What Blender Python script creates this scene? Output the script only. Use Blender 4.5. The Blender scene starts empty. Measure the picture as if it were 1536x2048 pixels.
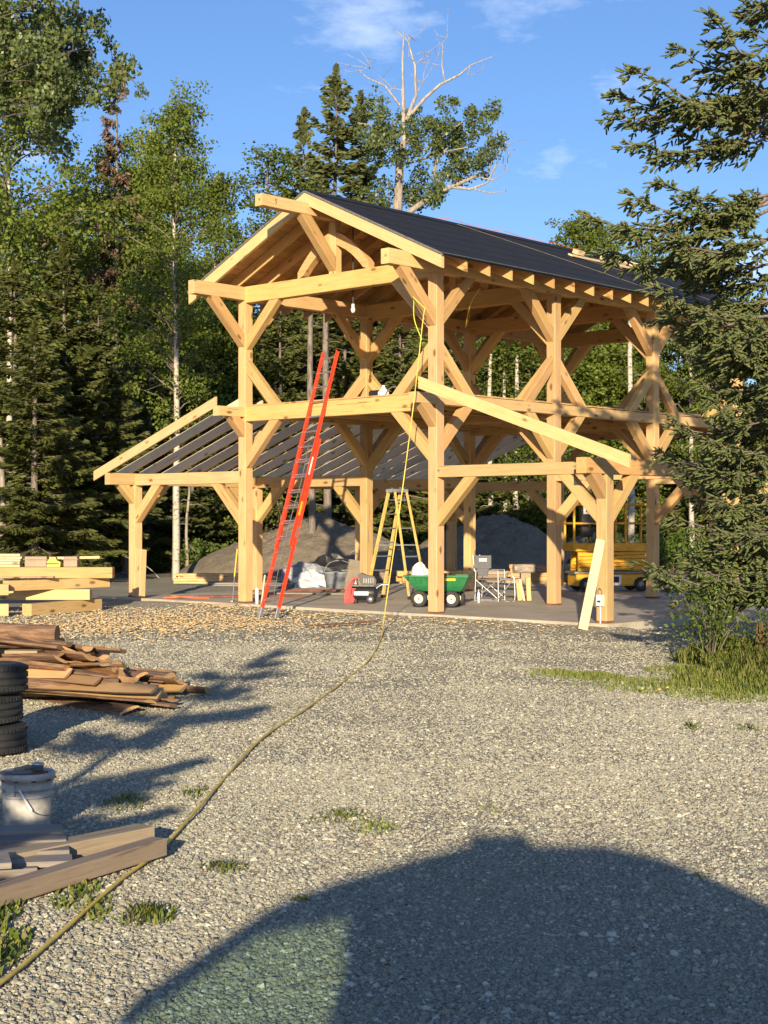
import bpy, math, random
import numpy as np
from mathutils import Vector, Matrix

rnd = random.Random(7)
sc = bpy.context.scene
COL = sc.collection
R = math.radians

# ------------------------------------------------------------------ camera, sky, sun, exposure
EYE = 1.65
GZ = -0.12                      # gravel level; the slab top is z = 0
cam_d = bpy.data.cameras.new("camera")
cam = bpy.data.objects.new("camera", cam_d)
COL.objects.link(cam)
cam.location = (0, 0, EYE)
cam.rotation_euler = (R(90 + 0.264), 0, 0)
cam_d.sensor_fit = 'HORIZONTAL'
cam_d.sensor_width = 36
cam_d.lens = 36 * 3041 / 1536
cam_d.clip_end = 2000
sc.camera = cam

SUN_EL = 13.2
SUN_AZ = 4.0                    # degrees the sunlight heads to the right of the view axis
world = bpy.data.worlds.new("World")
sc.world = world
world.use_nodes = True
nt = world.node_tree
for n in list(nt.nodes):
    nt.nodes.remove(n)
out = nt.nodes.new("ShaderNodeOutputWorld")
bg = nt.nodes.new("ShaderNodeBackground")
sky = nt.nodes.new("ShaderNodeTexSky")
sky.sky_type = 'NISHITA'
sky.sun_disc = False
sky.sun_elevation = R(SUN_EL)
sky.sun_rotation = R(180 + SUN_AZ)
sky.altitude = 100
sky.air_density = 1.0
sky.dust_density = 0.6
sky.ozone_density = 4.0
bg.inputs[1].default_value = 0.12
tc = nt.nodes.new("ShaderNodeTexCoord")
mp = nt.nodes.new("ShaderNodeMapping")
mp.inputs['Scale'].default_value = (1.0, 1.0, 2.6)
mp.inputs['Location'].default_value = (8.8, 0.6, 2.1)
nz = nt.nodes.new("ShaderNodeTexNoise")
nz.inputs['Scale'].default_value = 7.0
nz.inputs['Detail'].default_value = 7
nz.inputs['Roughness'].default_value = 0.62
cr = nt.nodes.new("ShaderNodeValToRGB")
cr.color_ramp.elements[0].position = 0.555
cr.color_ramp.elements[0].color = (0, 0, 0, 1)
cr.color_ramp.elements[1].position = 0.80
cr.color_ramp.elements[1].color = (0.62, 0.62, 0.62, 1)
mx = nt.nodes.new("ShaderNodeMixRGB")
mx.inputs[2].default_value = (6.0, 6.5, 7.2, 1)
nt.links.new(tc.outputs['Generated'], mp.inputs[0])
nt.links.new(mp.outputs[0], nz.inputs['Vector'])
nt.links.new(nz.outputs['Fac'], cr.inputs[0])
nt.links.new(cr.outputs[0], mx.inputs[0])
tint = nt.nodes.new("ShaderNodeMixRGB")
tint.blend_type = 'MULTIPLY'
tint.inputs[0].default_value = 1.0
tint.inputs[2].default_value = (0.76, 0.77, 0.88, 1)
nt.links.new(sky.outputs[0], tint.inputs[1])
nt.links.new(tint.outputs[0], mx.inputs[1])
nt.links.new(mx.outputs[0], bg.inputs[0])
nt.links.new(bg.outputs[0], out.inputs[0])

sun_d = bpy.data.lights.new("sun", 'SUN')
sun_d.energy = 5.0
sun_d.angle = R(0.53)
sun_d.color = (1.0, 0.82, 0.57)
sun = bpy.data.objects.new("sun", sun_d)
COL.objects.link(sun)
sdir = Vector((math.sin(R(SUN_AZ)) * math.cos(R(SUN_EL)), math.cos(R(SUN_AZ)) * math.cos(R(SUN_EL)), -math.sin(R(SUN_EL))))
sun.rotation_euler = sdir.to_track_quat('-Z', 'Y').to_euler()
sun.location = (-3, -30, 20)

sc.view_settings.view_transform = 'Standard'
sc.view_settings.look = 'None'
sc.view_settings.exposure = 0.77
sc.view_settings.gamma = 1
sc.view_settings.use_curve_mapping = False
sc.render.engine = 'CYCLES'
sc.cycles.max_bounces = 6
sc.cycles.diffuse_bounces = 4
sc.cycles.transparent_max_bounces = 8
sc.cycles.use_denoising = True

# ------------------------------------------------------------------ materials
def mat(name):
    m = bpy.data.materials.new(name)
    m.use_nodes = True
    t = m.node_tree
    b = t.nodes['Principled BSDF']
    return m, t, b

def N(t, kind, **kw):
    n = t.nodes.new(kind)
    for k, v in kw.items():
        if k.startswith('i_'):
            key = k[2:].replace('_', ' ')
            n.inputs[key].default_value = v
        else:
            setattr(n, k, v)
    return n

def ramp(t, fac, stops):
    r = t.nodes.new("ShaderNodeValToRGB")
    e = r.color_ramp.elements
    while len(e) < len(stops):
        e.new(0.5)
    for i, (p, c) in enumerate(stops):
        e[i].position = p
        e[i].color = (c[0], c[1], c[2], 1) if len(c) == 3 else c
    t.links.new(fac, r.inputs[0])
    return r.outputs[0]

def mixc(t, fac, a, b, mode='MIX'):
    m = t.nodes.new("ShaderNodeMixRGB")
    m.blend_type = mode
    for i, v in ((0, fac), (1, a), (2, b)):
        if hasattr(v, 'links'):
            t.links.new(v, m.inputs[i])
        else:
            m.inputs[i].default_value = v if i == 0 else (v[0], v[1], v[2], 1)
    return m.outputs[0]

def bump(t, b, height, strength=0.3, dist=0.01):
    n = t.nodes.new("ShaderNodeBump")
    n.inputs['Strength'].default_value = strength
    n.inputs['Distance'].default_value = dist
    t.links.new(height, n.inputs['Height'])
    t.links.new(n.outputs[0], b.inputs['Normal'])

def simple(name, col, rough=0.6, metal=0.0, var=0.12, scale=9, bstr=0.1, spec=None, bdist=0.004):
    """plain material with some uneven colour, wear and relief"""
    m, t, b = mat(name)
    c = N(t, "ShaderNodeTexCoord")
    n = N(t, "ShaderNodeTexNoise", i_Scale=scale, i_Detail=6, i_Roughness=0.65)
    t.links.new(c.outputs['Object'], n.inputs['Vector'])
    lo = [max(0, x * (1 - var * 1.6)) for x in col]
    hi = [min(1, x * (1 + var)) for x in col]
    o = ramp(t, n.outputs['Fac'], [(0.3, lo), (0.7, hi)])
    t.links.new(o, b.inputs['Base Color'])
    b.inputs['Roughness'].default_value = rough
    b.inputs['Metallic'].default_value = metal
    if spec is not None:
        b.inputs['Specular IOR Level'].default_value = spec
    if bstr:
        n2 = N(t, "ShaderNodeTexNoise", i_Scale=scale * 5, i_Detail=4)
        t.links.new(c.outputs['Object'], n2.inputs['Vector'])
        bump(t, b, n2.outputs['Fac'], bstr, bdist)
    return m

def timber(name, light, dark, grain, knots=True, rough=0.7, stain=None, gscale=1.0, hue=0.17):
    m, t, b = mat(name)
    c = N(t, "ShaderNodeTexCoord")
    oi = N(t, "ShaderNodeObjectInfo")
    off = N(t, "ShaderNodeVectorMath", operation='SCALE')
    comb = N(t, "ShaderNodeCombineXYZ")
    for i in range(3):
        t.links.new(oi.outputs['Random'], comb.inputs[i])
    t.links.new(comb.outputs[0], off.inputs[0])
    off.inputs['Scale'].default_value = 37.0
    add = N(t, "ShaderNodeVectorMath", operation='ADD')
    t.links.new(c.outputs['Object'], add.inputs[0])
    t.links.new(off.outputs[0], add.inputs[1])
    mp = N(t, "ShaderNodeMapping")
    mp.inputs['Scale'].default_value = (0.8 * gscale, 13 * gscale, 13 * gscale)
    t.links.new(add.outputs[0], mp.inputs[0])
    g = N(t, "ShaderNodeTexNoise", i_Scale=2.2, i_Detail=8, i_Roughness=0.7, i_Distortion=0.4)
    t.links.new(mp.outputs[0], g.inputs['Vector'])
    big = N(t, "ShaderNodeTexNoise", i_Scale=2.4, i_Detail=4, i_Roughness=0.6)
    t.links.new(add.outputs[0], big.inputs['Vector'])
    col = ramp(t, g.outputs['Fac'], [(0.30, grain), (0.44, dark), (0.62, light)])
    col2 = ramp(t, big.outputs['Fac'], [(0.3, dark), (0.7, light)])
    o = mixc(t, 0.45, col, col2)
    if stain:
        sn = N(t, "ShaderNodeTexNoise", i_Scale=1.3, i_Detail=5, i_Roughness=0.7)
        t.links.new(mp.outputs[0], sn.inputs['Vector'])
        sf = ramp(t, sn.outputs['Fac'], [(0.52, (0, 0, 0)), (0.75, (0.6, 0.6, 0.6))])
        o = mixc(t, sf, o, stain)
    if knots:
        mk = N(t, "ShaderNodeMapping")
        mk.inputs['Scale'].default_value = (2.0, 4.6, 4.6)
        t.links.new(add.outputs[0], mk.inputs[0])
        v = N(t, "ShaderNodeTexVoronoi", i_Scale=1.0, i_Randomness=1.0)
        t.links.new(mk.outputs[0], v.inputs['Vector'])
        kf = ramp(t, v.outputs['Distance'], [(0.09, (0.85, 0.85, 0.85)), (0.19, (0, 0, 0))])
        o = mixc(t, kf, o, [x * 0.42 for x in grain])
    # drying checks along the grain
    mc = N(t, "ShaderNodeMapping")
    mc.inputs['Scale'].default_value = (0.9, 26, 26)
    t.links.new(add.outputs[0], mc.inputs[0])
    cn = N(t, "ShaderNodeTexNoise", i_Scale=1.0, i_Detail=2, i_Roughness=0.5)
    t.links.new(mc.outputs[0], cn.inputs['Vector'])
    cf = ramp(t, cn.outputs['Fac'], [(0.70, (0, 0, 0)), (0.735, (0.7, 0.7, 0.7))])
    o = mixc(t, cf, o, [x * 0.4 for x in grain])
    # each piece a little lighter, darker, redder
    tv = N(t, "ShaderNodeMapRange")
    tv.inputs['To Min'].default_value = 1 - hue
    tv.inputs['To Max'].default_value = 1 + hue
    t.links.new(oi.outputs['Random'], tv.inputs['Value'])
    hs = N(t, "ShaderNodeHueSaturation")
    t.links.new(o, hs.inputs['Color'])
    t.links.new(tv.outputs[0], hs.inputs['Value'])
    hv = N(t, "ShaderNodeMath", operation='FRACT')
    hm = N(t, "ShaderNodeMath", operation='MULTIPLY')
    t.links.new(oi.outputs['Random'], hm.inputs[0]); hm.inputs[1].default_value = 17.3
    t.links.new(hm.outputs[0], hv.inputs[0])
    hr = N(t, "ShaderNodeMapRange")
    hr.inputs['To Min'].default_value = 0.492
    hr.inputs['To Max'].default_value = 0.511
    t.links.new(hv.outputs[0], hr.inputs['Value'])
    t.links.new(hr.outputs[0], hs.inputs['Hue'])
    t.links.new(hs.outputs[0], b.inputs['Base Color'])
    b.inputs['Roughness'].default_value = rough
    b.inputs['Specular IOR Level'].default_value = 0.25
    bump(t, b, g.outputs['Fac'], 0.35, 0.006)
    return m

def foliage(name, cols, trans=0.25, rough=0.55, spec=0.3):
    m, t, b = mat(name)
    geo = N(t, "ShaderNodeNewGeometry")
    o = ramp(t, geo.outputs['Random Per Island'], [(i / max(1, len(cols) - 1), c) for i, c in enumerate(cols)])
    oi = N(t, "ShaderNodeObjectInfo")
    hs = N(t, "ShaderNodeHueSaturation")
    tv = N(t, "ShaderNodeMapRange")
    tv.inputs['To Min'].default_value = 0.78
    tv.inputs['To Max'].default_value = 1.2
    t.links.new(oi.outputs['Random'], tv.inputs['Value'])
    t.links.new(tv.outputs[0], hs.inputs['Value'])
    t.links.new(o, hs.inputs['Color'])
    t.links.new(hs.outputs[0], b.inputs['Base Color'])
    b.inputs['Roughness'].default_value = rough
    b.inputs['Specular IOR Level'].default_value = spec
    tr = N(t, "ShaderNodeBsdfTranslucent")
    t.links.new(hs.outputs[0], tr.inputs['Color'])
    ms = N(t, "ShaderNodeMixShader")
    ms.inputs[0].default_value = trans
    t.links.new(b.outputs[0], ms.inputs[1])
    t.links.new(tr.outputs[0], ms.inputs[2])
    t.links.new(ms.outputs[0], t.nodes['Material Output'].inputs[0])
    return m

def island(name, cols, rough=0.9, spec=0.2, bscale=60):
    m, t, b = mat(name)
    geo = N(t, "ShaderNodeNewGeometry")
    o = ramp(t, geo.outputs['Random Per Island'], [(i / max(1, len(cols) - 1), c) for i, c in enumerate(cols)])
    c = N(t, "ShaderNodeTexCoord")
    n = N(t, "ShaderNodeTexNoise", i_Scale=bscale, i_Detail=3)
    t.links.new(c.outputs['Object'], n.inputs['Vector'])
    sp = ramp(t, n.outputs['Fac'], [(0.3, (0.72, 0.72, 0.72)), (0.7, (1.12, 1.12, 1.12))])
    o = mixc(t, 1.0, o, sp, 'MULTIPLY')
    t.links.new(o, b.inputs['Base Color'])
    b.inputs['Roughness'].default_value = rough
    b.inputs['Specular IOR Level'].default_value = spec
    return m

def bark(name, light, dark, bands=False, sx=(6, 6, 1.2)):
    m, t, b = mat(name)
    c = N(t, "ShaderNodeTexCoord")
    mp = N(t, "ShaderNodeMapping")
    mp.inputs['Scale'].default_value = sx
    t.links.new(c.outputs['Object'], mp.inputs[0])
    n = N(t, "ShaderNodeTexNoise", i_Scale=2.5, i_Detail=7, i_Roughness=0.7)
    t.links.new(mp.outputs[0], n.inputs['Vector'])
    st = [(0.4, dark), (0.6, light)] if not bands else [(0.38, dark), (0.47, light)]
    o = ramp(t, n.outputs['Fac'], st)
    t.links.new(o, b.inputs['Base Color'])
    b.inputs['Roughness'].default_value = 0.9
    bump(t, b, n.outputs['Fac'], 0.5, 0.02)
    return m

M = {}
M['timber'] = timber('sawn_timber', (0.64, 0.43, 0.215), (0.515, 0.325, 0.14), (0.33, 0.18, 0.065), stain=(0.40, 0.33, 0.22))
M['brace'] = timber('brace_timber', (0.58, 0.385, 0.17), (0.46, 0.28, 0.11), (0.30, 0.165, 0.06), stain=(0.36, 0.28, 0.17))
M['beam_warm'] = timber('beam_timber', (0.59, 0.375, 0.15), (0.49, 0.29, 0.105), (0.33, 0.18, 0.058), stain=(0.42, 0.31, 0.18))
M['fascia'] = timber('barge_timber', (0.66, 0.465, 0.235), (0.57, 0.38, 0.175), (0.46, 0.29, 0.12), hue=0.05)
M['rafter'] = timber('rafter_timber', (0.58, 0.375, 0.165), (0.48, 0.29, 0.115), (0.37, 0.205, 0.07))
M['grey_rafter'] = timber('lean_to_rafter', (0.72, 0.58, 0.40), (0.62, 0.49, 0.33), (0.46, 0.35, 0.22), hue=0.15)
M['roofboard'] = timber('roof_board_timber', (0.55, 0.36, 0.165), (0.45, 0.275, 0.11), (0.33, 0.19, 0.07), hue=0.16)
M['pale'] = timber('pale_pine', (0.66, 0.55, 0.35), (0.58, 0.46, 0.27), (0.44, 0.31, 0.16), hue=0.06)
M['weathered'] = timber('weathered_lumber', (0.36, 0.285, 0.20), (0.27, 0.205, 0.14), (0.155, 0.115, 0.08), hue=0.15, gscale=2)
M['greyboard'] = timber('grey_board', (0.28, 0.25, 0.215), (0.195, 0.172, 0.148), (0.095, 0.085, 0.072), hue=0.15, gscale=2.2)
M['slabwood'] = timber('slab_sawn_face', (0.62, 0.40, 0.19), (0.50, 0.29, 0.125), (0.30, 0.155, 0.065), hue=0.3, gscale=1.5)
M['slabbark'] = bark('slab_bark', (0.26, 0.15, 0.085), (0.11, 0.065, 0.04), sx=(2, 14, 14))
M['chips'] = island('wood_chip', [(0.40, 0.28, 0.14), (0.66, 0.50, 0.28), (0.52, 0.36, 0.17), (0.72, 0.60, 0.40), (0.60, 0.43, 0.21)])
M['stone'] = None
M['alu'] = simple('aluminium', (0.62, 0.62, 0.62), 0.35, 0.9, 0.1, 14, 0.05)
M['red_fibre'] = simple('red_fibreglass', (0.66, 0.06, 0.022), 0.42, 0, 0.14, 8, 0.05)
M['yellow_fibre'] = simple('yellow_fibreglass', (0.62, 0.44, 0.13), 0.5, 0, 0.18, 7, 0.05)
M['blacktop'] = simple('black_plastic', (0.022, 0.022, 0.024), 0.38, 0, 0.2, 9, 0.06)
M['rubber'] = simple('rubber', (0.026, 0.026, 0.028), 0.75, 0, 0.35, 14, 0.3)
M['tyre'] = simple('tyre_rubber', (0.021, 0.0215, 0.023), 0.7, 0, 0.35, 10, 0.35)
M['green'] = simple('green_plastic', (0.02, 0.16, 0.055), 0.4, 0, 0.16, 6, 0.06)
M['cream'] = simple('cream_rim', (0.72, 0.66, 0.46), 0.5, 0, 0.12, 10, 0.03)
M['grey_fabric'] = simple('grey_fabric', (0.13, 0.13, 0.14), 0.9, 0, 0.15, 30, 0.3)
M['white_pl'] = simple('white_plastic', (0.72, 0.71, 0.68), 0.5, 0, 0.10, 7, 0.1)
M['bucket'] = simple('dirty_white_plastic', (0.42, 0.405, 0.37), 0.5, 0, 0.30, 9, 0.08)
M['bag'] = simple('white_woven_bag', (0.66, 0.65, 0.63), 0.65, 0, 0.1, 14, 0.3, bdist=0.02)
M['tarp_grey'] = simple('grey_tarp', (0.26, 0.29, 0.33), 0.5, 0, 0.3, 6, 0.3, bdist=0.03)
M['tarp_white'] = simple('white_sheeting', (0.60, 0.62, 0.64), 0.45, 0, 0.15, 6, 0.3, bdist=0.03)
M['tarp_black'] = simple('black_sheeting', (0.02, 0.021, 0.023), 0.4, 0, 0.3, 6, 0.3, bdist=0.03)
M['lift_yellow'] = simple('lift_yellow', (0.70, 0.36, 0.015), 0.42, 0, 0.18, 6, 0.05)
M['dull_steel'] = simple('dull_steel', (0.24, 0.235, 0.23), 0.55, 0.5, 0.25, 12, 0.1)
M['rust'] = simple('rusty_steel', (0.17, 0.075, 0.04), 0.9, 0, 0.35, 14, 0.3)
M['red_hose'] = simple('red_hose', (0.62, 0.10, 0.09), 0.5, 0, 0.1, 10, 0.05)
M['yellow_hose'] = simple('yellow_hose', (0.78, 0.55, 0.09), 0.5, 0, 0.2, 5, 0.05)
M['lime_rope'] = simple('lime_rope', (0.55, 0.62, 0.06), 0.6, 0, 0.1, 10, 0.2)
M['orange'] = simple('orange_cord', (0.75, 0.16, 0.06), 0.6, 0, 0.15, 10, 0.1)
M['redpaint'] = simple('faded_red_board', (0.20, 0.075, 0.05), 0.85, 0, 0.35, 5, 0.2)
M['cardboard'] = simple('cardboard', (0.33, 0.26, 0.18), 0.85, 0, 0.1, 5, 0.05)
M['tool_yellow'] = simple('tool_yellow', (0.75, 0.48, 0.02), 0.4, 0, 0.1, 6, 0.03)
M['dark'] = simple('dark_print', (0.03, 0.025, 0.025), 0.6, 0, 0.1, 6, 0)
M['brick_red'] = simple('sign_red', (0.40, 0.05, 0.04), 0.6, 0, 0.1, 6, 0)
M['grey_log'] = bark('grey_log', (0.42, 0.36, 0.29), (0.20, 0.16, 0.13), sx=(1.2, 6, 6))
M['plywood'] = simple('grey_panel', (0.20, 0.17, 0.13), 0.85, 0, 0.2, 5, 0.15)
M['van'] = simple('van_paint', (0.35, 0.36, 0.37), 0.35, 0.2, 0.05, 3, 0)
M['orange_dot'] = simple('amber_light', (0.8, 0.25, 0.02), 0.4, 0, 0.1, 6, 0)
# trees
M['spruce_a'] = foliage('spruce_needles', [(0.07, 0.09, 0.024), (0.15, 0.165, 0.044), (0.10, 0.12, 0.034), (0.185, 0.195, 0.055)], 0.32)
M['spruce_b'] = foliage('blue_spruce_needles', [(0.095, 0.12, 0.045), (0.18, 0.205, 0.075), (0.13, 0.155, 0.06), (0.21, 0.225, 0.075)], 0.36)
M['spruce_shaded'] = foliage('shaded_spruce_needles', [(0.045, 0.062, 0.02), (0.095, 0.11, 0.032), (0.065, 0.082, 0.026), (0.12, 0.13, 0.038)], 0.25)  # needle colour darkened to stand in for the shade inside the forest
M['spruce_dead'] = foliage('dead_needles', [(0.20, 0.13, 0.085), (0.30, 0.205, 0.135), (0.15, 0.10, 0.065)], 0.1)
M['birch_leaf'] = foliage('birch_leaves', [(0.075, 0.115, 0.018), (0.17, 0.22, 0.034), (0.115, 0.165, 0.024), (0.22, 0.265, 0.042)], 0.4)
M['cotton_leaf'] = foliage('cottonwood_leaves', [(0.06, 0.095, 0.026), (0.14, 0.18, 0.055), (0.095, 0.135, 0.04), (0.19, 0.225, 0.075)], 0.36, 0.42, 0.5)
M['lush_leaf'] = foliage('undergrowth_leaves', [(0.08, 0.14, 0.02), (0.15, 0.22, 0.034), (0.11, 0.18, 0.026)], 0.36)
M['grass'] = foliage('grass_blades', [(0.12, 0.18, 0.025), (0.21, 0.28, 0.045), (0.32, 0.30, 0.09), (0.15, 0.23, 0.03), (0.36, 0.30, 0.14)], 0.4)
M['dandelion'] = simple('yellow_petal', (0.75, 0.55, 0.02), 0.6, 0, 0.1, 10, 0)
M['bark_spruce'] = bark('spruce_bark', (0.23, 0.19, 0.155), (0.10, 0.082, 0.068))
M['bark_birch'] = bark('birch_bark', (0.46, 0.41, 0.34), (0.12, 0.095, 0.075), True, (3.0, 3.0, 5.5))
M['bark_cotton'] = bark('cottonwood_bark', (0.36, 0.315, 0.26), (0.17, 0.145, 0.12), False, (4, 4, 1.0))
M['dead_wood'] = bark('dead_wood', (0.40, 0.37, 0.34), (0.20, 0.185, 0.17))
M['twig'] = bark('dead_twig', (0.20, 0.165, 0.13), (0.10, 0.083, 0.068))
M['bark_dark'] = bark('dark_bark', (0.10, 0.085, 0.07), (0.045, 0.038, 0.032))

def membrane_mat():
    m, t, b = mat('black_underlayment')
    c = N(t, "ShaderNodeTexCoord")
    mp = N(t, "ShaderNodeMapping")
    mp.inputs['Scale'].default_value = (1.0, 4.0, 1.0)
    t.links.new(c.outputs['Object'], mp.inputs[0])
    n = N(t, "ShaderNodeTexNoise", i_Scale=2.0, i_Detail=6, i_Roughness=0.65)
    t.links.new(mp.outputs[0], n.inputs['Vector'])
    o = ramp(t, n.outputs['Fac'], [(0.3, (0.010, 0.011, 0.013)), (0.7, (0.021, 0.022, 0.026))])
    t.links.new(o, b.inputs['Base Color'])
    b.inputs['Roughness'].default_value = 0.75
    b.inputs['Specular IOR Level'].default_value = 0.25
    bump(t, b, n.outputs['Fac'], 0.6, 0.02)
    return m
M['membrane'] = membrane_mat()

def concrete_mat():
    m, t, b = mat('concrete')
    c = N(t, "ShaderNodeTexCoord")
    n = N(t, "ShaderNodeTexNoise", i_Scale=0.8, i_Detail=8, i_Roughness=0.7)
    t.links.new(c.outputs['Object'], n.inputs['Vector'])
    n2 = N(t, "ShaderNodeTexNoise", i_Scale=40, i_Detail=4, i_Roughness=0.7)
    t.links.new(c.outputs['Object'], n2.inputs['Vector'])
    o = ramp(t, n.outputs['Fac'], [(0.32, (0.34, 0.295, 0.225)), (0.55, (0.50, 0.445, 0.345)), (0.72, (0.58, 0.53, 0.43))])
    o2 = ramp(t, n2.outputs['Fac'], [(0.3, (0.8, 0.8, 0.8)), (0.7, (1.08, 1.08, 1.08))])
    o = mixc(t, 1.0, o, o2, 'MULTIPLY')
    t.links.new(o, b.inputs['Base Color'])
    b.inputs['Roughness'].default_value = 0.7
    bump(t, b, n2.outputs['Fac'], 0.25, 0.004)
    return m
M['concrete'] = concrete_mat()

def stone_mat():
    m, t, b = mat('gravel_stone')
    oi = N(t, "ShaderNodeObjectInfo")
    cols = [(0.20, 0.20, 0.165), (0.37, 0.36, 0.27), (0.26, 0.255, 0.205), (0.43, 0.415, 0.315), (0.33, 0.305, 0.22), (0.22, 0.23, 0.21), (0.40, 0.38, 0.28), (0.29, 0.29, 0.24), (0.60, 0.585, 0.475), (0.28, 0.24, 0.17), (0.36, 0.355, 0.295)]
    o = ramp(t, oi.outputs['Random'], [(i / (len(cols) - 1), c) for i, c in enumerate(cols)])
    c = N(t, "ShaderNodeTexCoord")
    n = N(t, "ShaderNodeTexNoise", i_Scale=1.6, i_Detail=3)
    t.links.new(c.outputs['Object'], n.inputs['Vector'])
    sp = ramp(t, n.outputs['Fac'], [(0.3, (0.75, 0.75, 0.75)), (0.7, (1.12, 1.12, 1.12))])
    o = mixc(t, 1.0, o, sp, 'MULTIPLY')
    t.links.new(o, b.inputs['Base Color'])
    b.inputs['Roughness'].default_value = 0.85
    b.inputs['Specular IOR Level'].default_value = 0.25
    return m
M['stone'] = stone_mat()

def ground_mat():
    m, t, b = mat('gravel_ground')
    c = N(t, "ShaderNodeTexCoord")
    P = c.outputs['Object']
    v = N(t, "ShaderNodeTexVoronoi", i_Scale=62, i_Randomness=1.0)
    t.links.new(P, v.inputs['Vector'])
    sep = N(t, "ShaderNodeSeparateColor")
    t.links.new(v.outputs['Color'], sep.inputs[0])
    peb = ramp(t, sep.outputs[0], [(0.0, (0.18, 0.17, 0.135)), (0.25, (0.34, 0.32, 0.25)), (0.5, (0.27, 0.25, 0.195)), (0.75, (0.42, 0.39, 0.30)), (1.0, (0.52, 0.48, 0.38))])
    n1 = N(t, "ShaderNodeTexNoise", i_Scale=0.55, i_Detail=6, i_Roughness=0.6)
    t.links.new(P, n1.inputs['Vector'])
    n3 = N(t, "ShaderNodeTexNoise", i_Scale=14, i_Detail=6, i_Roughness=0.75)
    t.links.new(P, n3.inputs['Vector'])
    dirt = ramp(t, n3.outputs['Fac'], [(0.3, (0.22, 0.19, 0.14)), (0.7, (0.37, 0.325, 0.24))])
    df = ramp(t, n1.outputs['Fac'], [(0.40, (0.05, 0.05, 0.05)), (0.66, (0.65, 0.65, 0.65))])
    base = mixc(t, df, peb, dirt)
    # forest floor beyond the yard and below the spruce at the yard's edge
    sp = N(t, "ShaderNodeSeparateXYZ")
    t.links.new(P, sp.inputs[0])
    ny = N(t, "ShaderNodeMath", operation='MULTIPLY_ADD')
    t.links.new(n1.outputs['Fac'], ny.inputs[0])
    ny.inputs[1].default_value = 14
    t.links.new(sp.outputs[1], ny.inputs[2])
    f1 = N(t, "ShaderNodeMapRange")
    f1.inputs['From Min'].default_value = 52
    f1.inputs['From Max'].default_value = 58
    t.links.new(ny.outputs[0], f1.inputs['Value'])
    floor_c = ramp(t, n3.outputs['Fac'], [(0.3, (0.045, 0.035, 0.022)), (0.55, (0.09, 0.075, 0.04)), (0.75, (0.06, 0.075, 0.025))])
    base = mixc(t, f1.outputs[0], base, floor_c)
    # ellipse of soil under the right-hand spruce
    mp = N(t, "ShaderNodeVectorMath", operation='SUBTRACT')
    mp.inputs[1].default_value = (5.9, 18.2, GZ)
    t.links.new(P, mp.inputs[0])
    ms = N(t, "ShaderNodeVectorMath", operation='MULTIPLY')
    ms.inputs[1].default_value = (0.42, 0.26, 0)
    t.links.new(mp.outputs[0], ms.inputs[0])
    ln = N(t, "ShaderNodeVectorMath", operation='LENGTH')
    t.links.new(ms.outputs[0], ln.inputs[0])
    la = N(t, "ShaderNodeMath", operation='MULTIPLY_ADD')
    t.links.new(n3.outputs['Fac'], la.inputs[0])
    la.inputs[1].default_value = 0.5
    t.links.new(ln.outputs['Value'], la.inputs[2])
    f2 = N(t, "ShaderNodeMapRange")
    f2.inputs['From Min'].default_value = 1.35
    f2.inputs['From Max'].default_value = 1.0
    t.links.new(la.outputs[0], f2.inputs['Value'])
    soil = ramp(t, n3.outputs['Fac'], [(0.3, (0.085, 0.07, 0.04)), (0.6, (0.17, 0.15, 0.085)), (0.75, (0.11, 0.13, 0.04))])
    base = mixc(t, f2.outputs[0], base, soil)
    t.links.new(base, b.inputs['Base Color'])
    b.inputs['Roughness'].default_value = 0.92
    b.inputs['Specular IOR Level'].default_value = 0.15
    inv = N(t, "ShaderNodeMath", operation='SUBTRACT')
    inv.inputs[0].default_value = 1.0
    t.links.new(v.outputs['Distance'], inv.inputs[1])
    bump(t, b, inv.outputs[0], 1.0, 0.022)
    return m
M['ground'] = ground_mat()

def mound_mat():
    m, t, b = mat('dirt_mound')
    c = N(t, "ShaderNodeTexCoord")
    n = N(t, "ShaderNodeTexNoise", i_Scale=2.0, i_Detail=10, i_Roughness=0.7)
    t.links.new(c.outputs['Object'], n.inputs['Vector'])
    n2 = N(t, "ShaderNodeTexNoise", i_Scale=16, i_Detail=8, i_Roughness=0.75)
    t.links.new(c.outputs['Object'], n2.inputs['Vector'])
    o = ramp(t, n.outputs['Fac'], [(0.3, (0.16, 0.13, 0.09)), (0.7, (0.28, 0.235, 0.17))])
    o2 = ramp(t, n2.outputs['Fac'], [(0.3, (0.7, 0.7, 0.7)), (0.7, (1.15, 1.15, 1.15))])
    o = mixc(t, 1.0, o, o2, 'MULTIPLY')
    t.links.new(o, b.inputs['Base Color'])
    b.inputs['Roughness'].default_value = 0.95
    bump(t, b, n2.outputs['Fac'], 0.9, 0.06)
    return m
M['mound'] = mound_mat()

def glass_mat(name, tint):
    m, t, b = mat(name)
    tr = N(t, "ShaderNodeBsdfTransparent")
    tr.inputs[0].default_value = (*tint, 1)
    gl = N(t, "ShaderNodeBsdfGlossy")
    gl.inputs['Roughness'].default_value = 0.03
    ms = N(t, "ShaderNodeMixShader")
    ms.inputs[0].default_value = 0.08
    t.links.new(tr.outputs[0], ms.inputs[1])
    t.links.new(gl.outputs[0], ms.inputs[2])
    t.links.new(ms.outputs[0], t.nodes['Material Output'].inputs[0])
    return m
M['glass'] = glass_mat('green_tinted_glass', (0.60, 0.72, 0.63))

# ------------------------------------------------------------------ mesh helpers
def tag(o, label=None, cat=None, group=None, kind=None):
    if cat and not kind:
        kind = 'thing'
    for k, v in (('label', label), ('category', cat), ('group', group), ('kind', kind)):
        if v:
            o[k] = v
    return o

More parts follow.
